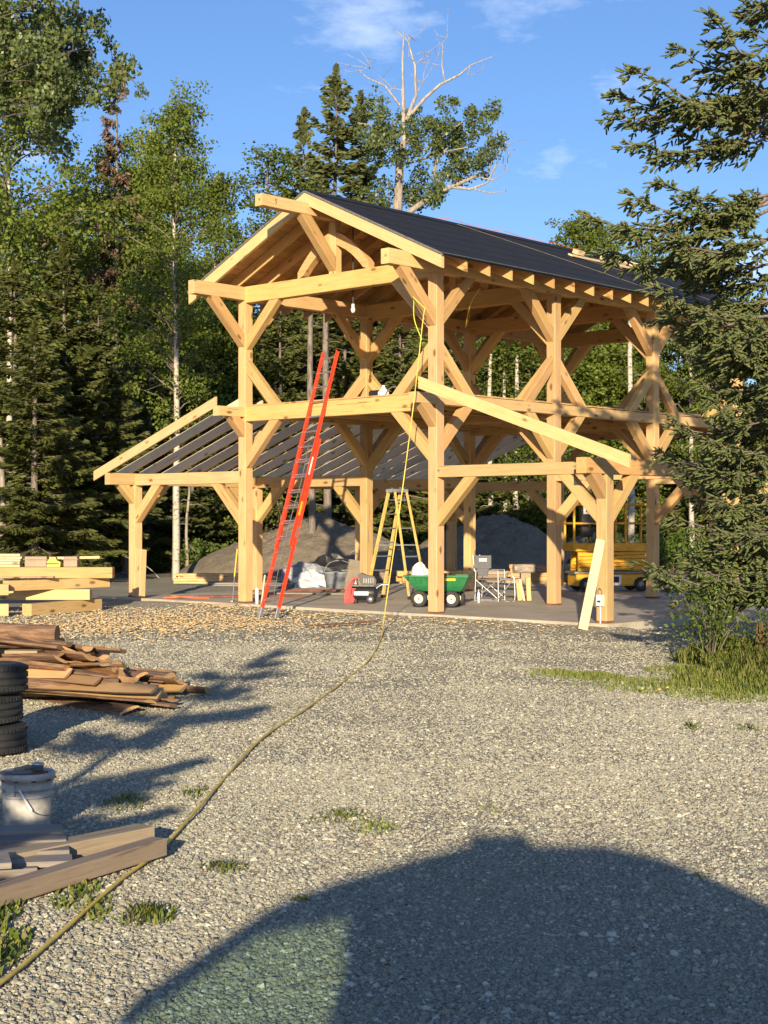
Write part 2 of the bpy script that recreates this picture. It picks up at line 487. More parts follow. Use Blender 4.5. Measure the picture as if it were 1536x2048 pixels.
def empty(name, loc=(0, 0, 0), rz=0, parent=None):
    o = bpy.data.objects.new(name, None)
    COL.objects.link(o)
    o.location = loc
    o.rotation_euler = (0, 0, rz)
    o.empty_display_size = 0.2
    if parent:
        o.parent = parent
    return o

def link(name, me, parent=None, mx=None):
    o = bpy.data.objects.new(name, me)
    COL.objects.link(o)
    if parent:
        o.parent = parent
    if mx is not None:
        o.matrix_local = mx
    return o

def arr_mesh(name, V, F, mats, mi=None, smooth=False):
    """V (n,3), F (m,k) arrays"""
    V = np.asarray(V, np.float32)
    F = np.asarray(F, np.int32)
    me = bpy.data.meshes.new(name)
    me.vertices.add(len(V))
    me.vertices.foreach_set('co', V.ravel())
    m, k = F.shape
    me.loops.add(m * k)
    me.loops.foreach_set('vertex_index', F.ravel())
    me.polygons.add(m)
    me.polygons.foreach_set('loop_start', np.arange(0, m * k, k, dtype=np.int32))
    me.polygons.foreach_set('loop_total', np.full(m, k, np.int32))
    for x in (mats if isinstance(mats, list) else [mats]):
        me.materials.append(x)
    if mi is not None:
        me.polygons.foreach_set('material_index', np.asarray(mi, np.int32))
    if smooth:
        me.polygons.foreach_set('use_smooth', np.ones(m, bool))
    me.update(calc_edges=True)
    me.validate()
    return me

class MB:
    """collects shapes for one mesh"""
    def __init__(s):
        s.v = []; s.f = []; s.m = []; s.sm = []
    def add(s, vs, fs, mi=0, smooth=False):
        b = len(s.v)
        s.v += [tuple(v) for v in vs]
        s.f += [tuple(i + b for i in f) for f in fs]
        s.m += [mi] * len(fs)
        s.sm += [smooth] * len(fs)
    def box(s, x0, x1, y0, y1, z0, z1, mi=0, mx=None, ch=0.0):
        if ch <= 0:
            vs = [(x, y, z) for x in (x0, x1) for y in (y0, y1) for z in (z0, z1)]
            fs = [(0, 1, 3, 2), (4, 6, 7, 5), (0, 4, 5, 1), (2, 3, 7, 6), (0, 2, 6, 4), (1, 5, 7, 3)]
        else:
            vs = []
            for x in (x0, x1):
                for (y, z) in ((y0 + ch, z0), (y1 - ch, z0), (y1, z0 + ch), (y1, z1 - ch), (y1 - ch, z1), (y0 + ch, z1), (y0, z1 - ch), (y0, z0 + ch)):
                    vs.append((x, y, z))
            fs = [tuple(range(7, -1, -1)), tuple(range(8, 16))]
            fs += [(i, (i + 1) % 8, 8 + (i + 1) % 8, 8 + i) for i in range(8)]
        if mx is not None:
            vs = [mx @ Vector(v) for v in vs]
        s.add(vs, fs, mi)
        return s
    def bar(s, a, b, w, h, mi=0, up=(0, 0, 1)):
        L = (Vector(b) - Vector(a)).length
        return s.box(0, L, -w / 2, w / 2, -h / 2, h / 2, mi, frame(a, b, up), min(w, h) * 0.08)
    def tube(s, pts, r, n=8, mi=0, caps=True, smooth=True):
        pts = [Vector(p) for p in pts]
        rs = r if isinstance(r, (list, tuple)) else [r] * len(pts)
        vs = []; fs = []
        ref = None
        for i, p in enumerate(pts):
            d = (pts[min(i + 1, len(pts) - 1)] - pts[max(i - 1, 0)]).normalized()
            if ref is None:
                ref = d.orthogonal().normalized()
            ref = (ref - d * ref.dot(d))
            ref = ref.normalized() if ref.length > 1e-5 else d.orthogonal().normalized()
            q = d.cross(ref)
            for k in range(n):
                a = 2 * math.pi * k / n
                vs.append(p + (ref * math.cos(a) + q * math.sin(a)) * rs[i])
        for i in range(len(pts) - 1):
            for k in range(n):
                fs.append((i * n + k, i * n + (k + 1) % n, (i + 1) * n + (k + 1) % n, (i + 1) * n + k))
        s.add(vs, fs, mi, smooth)
        if caps:
            s.add(vs[:n], [tuple(range(n - 1, -1, -1))], mi)
            s.add(vs[-n:], [tuple(range(n))], mi)
        return s
    def lathe(s, prof, n=24, mi=0, mx=None, smooth=True, closed=False):
        vs = []; fs = []
        for (r, z) in prof:
            for k in range(n):
                a = 2 * math.pi * k / n
                v = Vector((r * math.cos(a), r * math.sin(a), z))
                vs.append(mx @ v if mx is not None else v)
        P = len(prof)
        for i in range(P if closed else P - 1):
            j = (i + 1) % P
            for k in range(n):
                fs.append((i * n + k, i * n + (k + 1) % n, j * n + (k + 1) % n, j * n + k))
        s.add(vs, fs, mi, smooth)
        return s
    def prism(s, poly, y0, y1, mi=0, mx=None):
        """poly in xz, extruded along y"""
        n = len(poly)
        vs = [Vector((x, y, z)) for y in (y0, y1) for (x, z) in poly]
        if mx is not None:
            vs = [mx @ v for v in vs]
        fs = [tuple(range(n)), tuple(range(2 * n - 1, n - 1, -1))]
        fs += [(i, n + i, n + (i + 1) % n, (i + 1) % n) for i in range(n)]
        s.add(vs, fs, mi)
        return s
    def mesh(s, name, mats):
        me = bpy.data.meshes.new(name)
        me.from_pydata(s.v, [], s.f)
        for x in (mats if isinstance(mats, list) else [mats]):
            me.materials.append(x)
        me.polygons.foreach_set('material_index', s.m)
        me.polygons.foreach_set('use_smooth', s.sm)
        me.update()
        return me
    def build(s, name, mats, parent=None, mx=None):
        return link(name, s.mesh(name, mats), parent, mx)

def frame(a, b, up=(0, 0, 1)):
    a = Vector(a); b = Vector(b)
    x = (b - a).normalized()
    u = Vector(up)
    y = u.cross(x)
    if y.length < 1e-4:
        y = Vector((0, 1, 0)) if abs(x.y) < 0.9 else Vector((1, 0, 0))
        y = (y - x * y.dot(x))
    y.normalize()
    z = x.cross(y)
    mx = Matrix.Identity(4)
    for i in range(3):
        mx[i][0] = x[i]; mx[i][1] = y[i]; mx[i][2] = z[i]; mx[i][3] = a[i]
    return mx

_cache = {}
def beam(name, parent, a, b, w, h, m, c0=0.0, c1=0.0, ch=0.007, up=(0, 0, 1)):
    """squared timber from a to b; local x runs along its length"""
    L = (Vector(b) - Vector(a)).length
    key = (name, round(L, 3), w, h, m, round(c0, 3), round(c1, 3), ch)
    if key not in _cache:
        vs = []
        y0, y1, z0, z1 = -w / 2, w / 2, -h / 2, h / 2
        nseg = max(1, int(L / 1.2)) if min(w, h) > 0.12 and L > 2 else 1
        r2 = random.Random(hash(key[1:4]) & 0xffff)
        for i in range(nseg + 1):
            q = i / nseg
            wob = 0.003 if 0 < i < nseg else 0
            ox, oy = r2.uniform(-wob, wob), r2.uniform(-wob, wob)
            for (y, z) in ((y0 + ch, z0), (y1 - ch, z0), (y1, z0 + ch), (y1, z1 - ch), (y1 - ch, z1), (y0 + ch, z1), (y0, z1 - ch), (y0, z0 + ch)):
                vs.append((q * L + z * (c0 * (1 - q) + c1 * q), y + ox, z + oy))
        fs = [tuple(range(7, -1, -1)), tuple(range(8 * nseg, 8 * nseg + 8))]
        for s_ in range(nseg):
            o_ = 8 * s_
            fs += [(o_ + i, o_ + (i + 1) % 8, o_ + 8 + (i + 1) % 8, o_ + 8 + i) for i in range(8)]
        me = bpy.data.meshes.new(name)
        me.from_pydata(vs, [], fs)
        me.materials.append(M[m])
        me.update()
        _cache[key] = me
    return link(name, _cache[key], parent, frame(a, b, up))

def curve_pts(ctrl, n=8):
    """Catmull-Rom through the control points"""
    P = [Vector(p) for p in ctrl]
    P = [P[0] * 2 - P[1]] + P + [P[-1] * 2 - P[-2]]
    o = []
    for i in range(1, len(P) - 2):
        for k in range(n):
            t = k / n
            a, b, c, d = P[i - 1], P[i], P[i + 1], P[i + 2]
            o.append(0.5 * ((2 * b) + (c - a) * t + (2 * a - 5 * b + 4 * c - d) * t * t + (3 * b - a - 3 * c + d) * t ** 3))
    o.append(P[-2])
    return o

# ------------------------------------------------------------------ ground
def gh(x, y):
    """gentle unevenness of the yard"""
    x = np.asarray(x, float); y = np.asarray(y, float)
    h = 0.010 * np.sin(x * 1.3 + 0.6 * np.sin(y * 0.7)) + 0.009 * np.sin(y * 1.1 + 1.7 + 0.5 * np.sin(x * 0.9)) \
        + 0.006 * np.sin(x * 3.1 + y * 2.3) + 0.005 * np.sin(y * 4.2 - x * 1.9)
    fade = np.clip((16 - np.abs(x)) / 3, 0, 1) * np.clip((y + 8) / 3, 0, 1) * np.clip((48 - y) / 4, 0, 1)
    c, sn = math.cos(math.radians(-42.4)), math.sin(math.radians(-42.4))
    u = (x - 0.916) * c + (y - 26.43) * sn; v = -(x - 0.916) * sn + (y - 26.43) * c
    bank = 0.075 * np.exp(-((np.clip(v, -9, -0.13) + 0.13) / 0.42) ** 2) * np.clip((u + 9.6) / .6, 0, 1) * np.clip((4.2 - u) / .5, 0, 1) * (v < 0.3)
    return GZ + h * fade + bank

nx, ny = 200, 380
xs = np.concatenate([[-900, -300, -80], np.linspace(-16, 16, nx), [80, 300, 900]])
ys = np.concatenate([[-300, -60], np.linspace(-8, 48, ny), [70, 120, 300, 900]])
XX, YY = np.meshgrid(xs, ys)
V = np.stack([XX.ravel(), YY.ravel(), gh(XX, YY).ravel()], 1)
i0 = (np.arange(len(ys) - 1)[:, None] * len(xs) + np.arange(len(xs) - 1)[None]).ravel()
F = np.stack([i0, i0 + 1, i0 + 1 + len(xs), i0 + len(xs)], 1)
g = link('ground', arr_mesh('ground', V, F, M['ground'], smooth=True))
tag(g, 'grey gravel yard running back to the forest floor', kind='structure')

rg = np.random.default_rng(3)
def stone_mesh(seed):
    r = random.Random(seed)
    K = 5
    vs = []
    el = r.uniform(.6, 1.0)
    for sc2, z in ((1.0, -0.35), (1.05, r.uniform(.1, .3)), (0.55, r.uniform(.5, .75))):
        for k in range(K):
            a = k * 2 * math.pi / K + r.uniform(-.35, .35) + seed
            q = sc2 * r.uniform(.75, 1.2)
            vs.append((q * math.cos(a), q * math.sin(a) * el, z + r.uniform(-.15, .15)))
    fs = []
    for ring in (0, 5):
        for k in range(K):
            fs.append((ring + k, ring + (k + 1) % K, ring + 5 + (k + 1) % K, ring + 5 + k))
    fs.append((10, 11, 12, 13, 14))
    me = bpy.data.meshes.new('stone')
    me.from_pydata(vs, [], fs)
    me.materials.append(M['stone'])
    return me
stones = bpy.data.collections.new('stone_kinds')
for i in range(14):
    stones.objects.link(bpy.data.objects.new('stone', stone_mesh(i)))

def gravel_points():
    P = []; SC = []
    for d0, d1, dens, r0, mx_ in ((4.2, 7.5, 7500, .0070, .024), (7.5, 11, 5200, .0068, .022), (11, 16, 2900, .0070, .020), (16, 22, 1200, .0082, .02), (22, 31, 260, .0115, .024)):
        w1 = 0.272 * d1 + .4
        n = int(dens * (d1 - d0) * 2 * w1)
        y = rg.uniform(d0, d1, n); x = rg.uniform(-w1, w1, n)
        ok = np.abs(x) < 0.272 * y + .4
        ok &= ~(((x - 5.9) * 0.42) ** 2 + ((y - 18.2) * 0.26) ** 2 < rg.uniform(.75, 1.1, n))
        # not on the slab
        c, sn = math.cos(R(-42.4)), math.sin(R(-42.4))
        u = (x - 0.916) * c + (y - 26.43) * sn; v = -(x - 0.916) * sn + (y - 26.43) * c
        ok &= ~((u > -8.85) & (u < 3.7) & (v > -0.16))
        # wheel tracks and patches of packed fines carry fewer, smaller stones
        pat = 0.5 + 0.28 * np.sin(x * 0.9 + 1.3 * np.sin(y * .31)) * np.sin(y * 0.55 + 0.8 * np.sin(x * .7)) + 0.22 * np.sin(x * 2.3 + y * 1.1) * np.sin(y * 1.7 - x)
        for tx in (-0.35, 1.25):
            pat -= 0.22 * np.exp(-((x - tx - 0.05 * y - .25 * np.sin(y * .22)) / 0.2) ** 2)
        pat = np.clip(pat, 0, 1)
        ok &= rg.uniform(0, 1, n) < (0.6 + 0.4 * pat)
        x = x[ok]; y = y[ok]; pat = pat[ok]
        P.append(np.stack([x, y, gh(x, y)], 1))
        SC.append(np.clip(rg.lognormal(math.log(r0), 0.46, len(x)) * (0.74 + 0.30 * pat), r0 * .4, mx_))
    return np.concatenate(P), np.concatenate(SC)
gp, gsc = gravel_points()
me = bpy.data.meshes.new('gravel')
me.vertices.add(len(gp)); me.vertices.foreach_set('co', gp.astype(np.float32).ravel())
at_ = me.attributes.new('size', 'FLOAT', 'POINT'); at_.data.foreach_set('value', gsc.astype(np.float32))
rr_ = np.stack([rg.normal(0, .25, len(gp)), rg.normal(0, .25, len(gp)), rg.uniform(0, 6.28, len(gp))], 1).astype(np.float32)
at_ = me.attributes.new('turn', 'FLOAT_VECTOR', 'POINT'); at_.data.foreach_set('vector', rr_.ravel())
me.update()
gv = link('gravel', me)
tag(gv, 'loose crushed grey stones covering the yard in front', kind='stuff')
ng = bpy.data.node_groups.new('scatter_stones', 'GeometryNodeTree')
ng.interface.new_socket('Geometry', in_out='INPUT', socket_type='NodeSocketGeometry')
ng.interface.new_socket('Geometry', in_out='OUTPUT', socket_type='NodeSocketGeometry')
gi = ng.nodes.new('NodeGroupInput'); go = ng.nodes.new('NodeGroupOutput')
ci = ng.nodes.new('GeometryNodeCollectionInfo')
ci.inputs['Collection'].default_value = stones
ci.inputs['Separate Children'].default_value = True
ci.inputs['Reset Children'].default_value = True
ip = ng.nodes.new('GeometryNodeInstanceOnPoints')
ip.inputs['Pick Instance'].default_value = True
na = ng.nodes.new('GeometryNodeInputNamedAttribute'); na.data_type = 'FLOAT'; na.inputs['Name'].default_value = 'size'
nb_ = ng.nodes.new('GeometryNodeInputNamedAttribute'); nb_.data_type = 'FLOAT_VECTOR'; nb_.inputs['Name'].default_value = 'turn'
ng.links.new(gi.outputs[0], ip.inputs['Points'])
ng.links.new(ci.outputs[0], ip.inputs['Instance'])
ng.links.new(na.outputs[0], ip.inputs['Scale'])
ng.links.new(nb_.outputs[0], ip.inputs['Rotation'])
ng.links.new(ip.outputs[0], go.inputs[0])
gm = gv.modifiers.new('scatter', 'NODES'); gm.node_group = ng

# ------------------------------------------------------------------ pavilion frame of reference
BX, BD, TH = 0.916, 26.43, R(-42.4)
S = 0.203
UA, UL, UR, BAY = -4.92, -8.36, 3.53, 3.48
UM = (UA - S) / 2
def UV(u, v, z=0):
    c, s = math.cos(TH), math.sin(TH)
    return Vector((BX + u * c - v * s, BD + u * s + v * c, z))

slab = MB()
slab.box(UL - 0.45, UR + 0.12, -0.13, 3 * BAY + 0.6, -0.32, 0.0, ch=0.012)
sl = slab.build('concrete_slab', M['concrete'])
sl.location = (BX, BD, 0); sl.rotation_euler = (0, 0, TH)
tag(sl, 'grey concrete slab under the timber pavilion', kind='structure')

pav = empty('timber_pavilion', (BX, BD, 0), TH)
tag(pav, 'unfinished golden timber frame pavilion with loft, lean-tos and black papered roof', 'pavilion')

H2 = S / 2
ROW = {'L': UL, 'A': UA, 'B': 0.0, 'R': UR}
def pc(row, k):
    return ROW[row] - H2, k * BAY + H2
# posts
for k in range(4):
    for row in 'AB':
        u, v = pc(row, k)
        beam('post', pav, (u, v, 0), (u, v, 5.96), S, S, 'timber', ch=0.009, up=(0, 1, 0))
    for row, top in (('L', 2.37), ('R', 2.37)):
        u, v = pc(row, k)
        beam('post', pav, (u, v, 0), (u, v, top), S, S, 'timber', ch=0.009, up=(0, 1, 0))
# base shims under the main posts
for k in range(4):
    for row in 'ABLR':
        u, v = pc(row, k)
        MB().box(u - H2 - .006, u + H2 + .006, v - H2 - .006, v + H2 + .006, 0.0, 0.035).build('base_plate', M['rust'], pav)
VE = 3 * BAY + S
W_ = 0.19
# long plates
beam('eave_plate', pav, (-H2, -1.22, 6.085), (-H2, VE + 0.7, 6.085), W_, 0.26, 'timber')
beam('eave_plate', pav, (UA - H2, -1.28, 6.065), (UA - H2, VE + 0.7, 6.065), W_, 0.26, 'timber')
beam('ridge_beam', pav, (UM, -1.83, 7.285), (UM, VE + 0.7, 7.285), W_, 0.21, 'timber')
beam('loft_plate', pav, (-H2, -0.52, 3.745), (-H2, VE + 0.3, 3.745), W_, 0.19, 'timber')
beam('loft_plate', pav, (UA - H2, -0.66, 3.74), (UA - H2, VE + 0.3, 3.74), W_, 0.19, 'timber')
beam('lean_to_plate', pav, (UL - H2, -0.63, 2.49), (UL - H2, VE + 0.3, 2.49), W_, 0.245, 'timber')
beam('lean_to_plate', pav, (UR - H2, -0.55, 2.49), (UR - H2, VE + 0.3, 2.49), W_, 0.25, 'beam_warm')
# second, lower run of the right-hand plate seen below the first
for k in range(4):
    v = k * BAY + H2
    beam('tie_beam', pav, (UA - 0.02, v, 6.04), (-S + 0.02, v, 6.04), W_, 0.32, 'beam_warm')
    beam('loft_tie', pav, (UA - 0.02, v, 3.705), (-S + 0.02, v, 3.705), W_ - 0.004, 0.29, 'beam_warm')
    beam('lean_to_beam', pav, (UL - 0.02, v, 2.475), (UA - S + 0.02, v, 2.475), W_ - 0.008, 0.235, 'timber')
    beam('lean_to_beam', pav, (-0.02, v, 2.475), (UR - S + 0.02, v, 2.475), W_ - 0.008, 0.20, 'timber')
    beam('king_post', pav, (UM, v, 6.19), (UM, v, 7.20), 0.17, 0.17, 'timber', up=(0, 1, 0))
    for sg in (-1, 1):
        # curved struts either side of the king post
        mb = MB()
        pts = []
        for i in range(7):
            q = i / 6
            pts.append((UM + sg * (0.06 + 0.86 * q), 6.86 - 0.66 * q + 0.10 * math.sin(math.pi * q)))
        n_ = len(pts)
        poly = [(x, z + 0.12) for x, z in pts] + [(x, max(z - 0.12, 6.19)) for x, z in reversed(pts)]
        mb.prism(poly, v - 0.075, v + 0.075)
        mb.build('king_strut', M['brace'], pav)

def brace(u, v, du, dv, zb, leg=0.78, below=True, w=0.15, d=0.19, m='brace', half=H2):
    """45 degree knee brace off a post centred at u,v"""
    if below:
        a = (u + du * (half - 0.02), v + dv * (half - 0.02), zb - leg - 0.02)
        b = (u + du * (half + leg + 0.0), v + dv * (half + leg), zb)
        # sits on the post face with a plumb cut and under the beam with a level cut
        beam('knee_brace', pav, a, b, w, d, m, 1.0, -1.0)
    else:
        a = (u + du * (half + leg), v + dv * (half + leg), zb)
        b = (u + du * (half - 0.02), v + dv * (half - 0.02), zb + leg + 0.02)
        beam('knee_brace', pav, a, b, w, d, m, -1.0, 1.0)

for k in range(4):
    for row, iu, ou in (('A', 1, -1), ('B', -1, 1)):
        u, v = pc(row, k)
        # under the upper tie and eave plates
        brace(u, v, iu, 0, 5.88)
        if k < 3 or True:
            brace(u, v, 0, 1 if k < 3 else -1, 5.95)
        brace(u, v, 0, -1 if k < 3 else 1, 5.95, leg=0.80 if k == 0 else 0.78, w=0.18 if k == 0 else 0.15)
        # rising off the loft floor beams
        brace(u, v, iu, 0, 3.85, below=False, w=0.14)
        brace(u, v, 0, 1 if k < 3 else -1, 3.84, below=False, w=0.14)
        if 0 < k < 3:
            brace(u, v, 0, -1, 3.84, below=False, w=0.14)
        # below the loft
        brace(u, v, iu, 0, 3.56)
        brace(u, v, 0, 1 if k < 3 else -1, 3.65, leg=0.72)
        if k == 0:
            brace(u, v, 0, -1, 3.65, leg=0.26, w=0.185)
        elif k < 3:
            brace(u, v, 0, -1, 3.65, leg=0.72)
        brace(u, v, ou, 0, 2.36 if row == 'A' else 2.375, leg=0.72)
    for row, iu in (('L', 1), ('R', -1)):
        u, v = pc(row, k)
        brace(u, v, iu, 0, 2.36 if row == 'L' else 2.375, leg=0.66)
        brace(u, v, 0, 1 if k < 3 else -1, 2.365, leg=0.66, w=0.17)
        if k == 0:
            brace(u, v, 0, -1, 2.365, leg=0.26, w=0.185)
        elif k < 3:
            brace(u, v, 0, -1, 2.365, leg=0.66)
# brace that holds the ridge overhang, off the king post
a = (UM, H2 - 0.10, 6.42); b = (UM, H2 - 0.84, 7.18)
beam('ridge_brace', pav, (UM, H2 - 0.06, 6.36), b, 0.17, 0.2, 'brace', 1.0, -1.0)

# roof rafters
SL = 0.465
ZR = 7.60
ER = 3.25                        # half width in plan
VR0, VR1 = -0.68, VE + 0.72
pa = math.atan(SL)
RD = 0.20
nr = 20
for i in range(nr):
    v = VR0 + 0.03 + i * (VR1 - VR0 - 0.06) / (nr - 1)
    for sg in (-1, 1):
        mid = RD / 2 * math.cos(pa)
        lo = (UM + sg * ER, v, ZR - SL * ER - RD / 2 / math.cos(pa))
        hi = (UM + sg * 0.003, v, ZR - RD / 2 / math.cos(pa))
        if i in (0, nr - 1):
            beam('barge_rafter', pav, lo, hi, 0.07, RD + 0.012, 'fascia', math.tan(pa), math.tan(pa), ch=0.004)
        else:
            beam('rafter', pav, lo, hi, 0.045, RD, 'rafter', math.tan(pa), math.tan(pa), ch=0.003)
# roof boards above the rafters, run lengthwise
nb = 18
sl_len = ER / math.cos(pa) + 0.02
for sg in (-1, 1):
    for i in range(nb):
        s0 = (i + 0.5) * sl_len / nb
        u = UM + sg * (s0 * math.cos(pa)); z = ZR + 0.016 - s0 * math.sin(pa)
        up = (sg * math.sin(pa), 0, math.cos(pa))
        beam('roof_board', pav, (u, VR0 - 0.01, z), (u, VR1 + 0.01, z), sl_len / nb - 0.006, 0.022, 'roofboard', ch=0.002, up=up)
    # black underlayment in lapped courses
    nc = 6
    for i in range(nc):
        s0 = i * (sl_len + 0.02) / nc; s1 = (i + 1) * (sl_len + 0.02) / nc + 0.05
        t0, t1 = 0.030, 0.032
        def P(s_, off, v_):
            return (UM + sg * (s_ * math.cos(pa) + off * math.sin(pa)), v_, ZR - s_ * math.sin(pa) + off * math.cos(pa))
        r3 = random.Random(i * 3 + sg)
        nseg = 14
        vs = []
        for j in range(nseg + 1):
            v_ = VR0 - 0.02 + (VR1 - VR0 + 0.04) * j / nseg
            w1 = r3.uniform(-0.006, 0.006) if i < nc - 1 else 0
            lift = r3.uniform(0, 0.003)
            vs += [P(s0, t0, v_), P(s1 + w1, t1 + 0.003 + lift, v_), P(s1 + w1, t1 - 0.004 + lift, v_), P(s0, t0 - 0.006, v_)]
        fs = []
        for j in range(nseg):
            for q in range(4):
                fs.append((j * 4 + q, j * 4 + (q + 1) % 4, j * 4 + 4 + (q + 1) % 4, j * 4 + 4 + q))
        fs += [(0, 1, 2, 3), (nseg * 4 + 3, nseg * 4 + 2, nseg * 4 + 1, nseg * 4)]
        mb = MB(); mb.add(vs, fs); mb.build('underlayment_strip', M['membrane'], pav)
    # grey metal drip edge along the eave
    sE = sl_len
    mb = MB()
    e0 = UM + sg * (ER + 0.012); zE = ZR - SL * ER
    mb.box(min(e0, e0 + sg * 0.012), max(e0, e0 + sg * 0.012), VR0 - 0.02, VR1 + 0.02, zE - 0.022, zE + 0.035)
    mb.build('drip_edge', M['dull_steel'], pav)
    beam('drip_edge', pav, (UM + sg * (ER + .01), VR0 - 0.026, zE + 0.014), (UM + sg * 0.01, VR0 - 0.026, ZR + 0.014), 0.012, 0.035, 'dull_steel', ch=0.002)

# ridge cap of underlayment
mb = MB()
mb.prism([(UM - 0.22, ZR - 0.22 * SL + 0.052), (UM, ZR + 0.062), (UM + 0.22, ZR - 0.22 * SL + 0.052), (UM + 0.22, ZR - 0.22 * SL + 0.046), (UM, ZR + 0.056), (UM - 0.22, ZR - 0.22 * SL + 0.046)], VR0 - 0.02, VR1 + 0.02)
mb.build('ridge_cap', M['membrane'], pav)

# loft joists and deck
for i in range(8):
    u = UA + 0.25 + i * (abs(UA) - S - 0.5) / 7
    for k in range(3):
        beam('loft_joist', pav, (u, k * BAY + S - 0.01, 3.765), (u, (k + 1) * BAY + 0.01, 3.765), 0.07, 0.17, 'beam_warm', ch=0.003)
v = 0.02
i = 0
while v < VE - 0.25:
    wv = rnd.choice((0.19, 0.21, 0.235))
    beam('deck_board', pav, (UA - S + rnd.uniform(0.0, 0.06), v + wv / 2, 3.868), (-0.01 + rnd.uniform(-0.05, 0.0), v + wv / 2, 3.868), wv - 0.008, 0.026, 'roofboard', ch=0.002)
    v += wv

# left lean-to rafters (bare) and the single right-hand one
sL = 0.352; aL = math.atan(sL)
for i in range(19):
    v = -0.58 + i * 0.61
    top = (UA - S - 0.02 + 0.03, v, 4.02 - 0.095 / math.cos(aL)); lowu = -8.98
    low = (lowu, v, 4.02 - sL * (top[0] - lowu) - 0.095 / math.cos(aL))
    beam('lean_to_rafter', pav, low, top, 0.045, 0.19, 'fascia' if i == 0 else 'grey_rafter', math.tan(aL), math.tan(aL), ch=0.003)
sR = 0.342; aR = math.atan(sR)
beam('lean_to_rafter', pav, (4.36, -0.60, 2.62 - 0.09), (0.12, -0.60, 2.62 + sR * 4.24 - 0.09), 0.05, 0.195, 'fascia', math.tan(aR), math.tan(aR), ch=0.003)

# outlet box on the front of the right-hand outer post
u, v = pc('R', 0)
mb = MB()
mb.box(u - 0.055, u + 0.055, -0.07, -0.002, 0.27, 0.45, ch=0.01)
ob = mb.build('outlet_box', M['white_pl'], pav)
MB().tube([(u, -0.03, 0.27), (u + 0.003, -0.03, 0.1), (u, -0.035, -0.14)], 0.013, 8).build('conduit', M['white_pl'], ob)
MB().box(u - 0.03, u + 0.03, -0.078, -0.0705, 0.33, 0.36).build('socket_plate', M['dark'], ob)
MB().tube(curve_pts([(u - 0.03, -0.035, 0.45), (u - 0.035, -0.04, 0.53), (u, -0.045, 0.55), (u + 0.03, -0.04, 0.52), (u + 0.03, -0.035, 0.45)], 4), 0.006, 6).build('wire', M['dull_steel'], ob)

# lumber mark on the ridge beam end
def text(name, s, size, m, parent, mx, depth=0.001):
    c = bpy.data.curves.new(name, 'FONT')
    c.body = s; c.size = size; c.extrude = depth
    c.align_x = 'CENTER'; c.align_y = 'CENTER'
    c.materials.append(m)
    tmp = bpy.data.objects.new('tmp_text', c)
    me = bpy.data.meshes.new_from_object(tmp)
    bpy.data.objects.remove(tmp)
    return link(name, me, parent, mx)
mx_side = Matrix(((0, 0, 1, UM + W_ / 2 + 0.002), (1, 0, 0, -1.5), (0, 1, 0, 7.29), (0, 0, 0, 1)))
text('timber_mark', '5', 0.12, M['dark'], pav, mx_side)

# things lying on the loft and roof
def roof_pt(u, v, off):
    return Vector((u, v, ZR + 0.05 - SL * abs(u - UM) + off))
def in_pav(o, loc, rot=None):
    """place a top-level thing with pavilion coordinates"""
    o.matrix_world = Matrix.Translation((BX, BD, 0)) @ Matrix.Rotation(TH, 4, 'Z') @ Matrix.Translation(loc) @ (rot if rot is not None else Matrix.Identity(4))
    return o
RPLANK_U = UM + 0.95
o = beam('roof_plank', None, (0, 0, 0), (2.6, 0, 0), 0.13, 0.035, 'pale')
in_pav(o, roof_pt(RPLANK_U, 6.25, 0.03), Matrix.Rotation(R(90), 4, 'Z') @ Matrix.Rotation(pa, 4, 'X'))
tag(o, 'long pale plank lying across the black roof near the ridge', 'plank')
for i, (dv, lab) in enumerate(((0.22, 'pale wood block at the near end of the roof plank'), (1.25, 'second pale wood block along the roof plank'), (1.85, 'tilted wood block, third along the roof plank'), (2.4, 'pale wood block at the far end of the roof plank'))):
    o = beam('wood_block', None, (-0.13, 0, 0), (0.13, 0, 0), 0.14, 0.09, 'pale')
    in_pav(o, roof_pt(RPLANK_U - 0.03, 6.25 + dv, 0.115), Matrix.Rotation(R(90), 4, 'Z') @ Matrix.Rotation(pa + (0.5 if i == 2 else 0), 4, 'X'))
    tag(o, lab, 'wood block', 'blocks holding down the roof plank')
for j, (vv, uu0, lab) in enumerate(((3.4, UM + 0.2, 'thin tan rope lying down the black roof slope, nearer one'), (6.4, UM + 0.9, 'thin tan rope lying down the black roof slope below the plank'))):
    pts = []
    for q in range(9):
        t_ = q / 8
        pp = roof_pt(uu0 + (UM + ER - uu0) * t_, vv + 3.4 * t_ + 0.15 * math.sin(t_ * 5), 0.02)
        pts.append(UV(pp.x, pp.y, pp.z))
    o = MB().tube(curve_pts(pts, 3), 0.0025, 5).build('roof_rope', M['weathered'])
    tag(o, lab, 'rope')
pts = []
for q in range(15):
    pp = roof_pt(UM + 0.05, 3.0 + q * 0.35, 0.03 + 0.03 * abs(math.sin(q * 1.9)))
    pts.append(UV(pp.x + 0.05 * math.sin(q * 1.3), pp.y, pp.z))
o = MB().tube(curve_pts(pts, 3), 0.006, 5).build('orange_string', M['orange'])
tag(o, 'orange string lying along the ridge of the black roof', 'string')

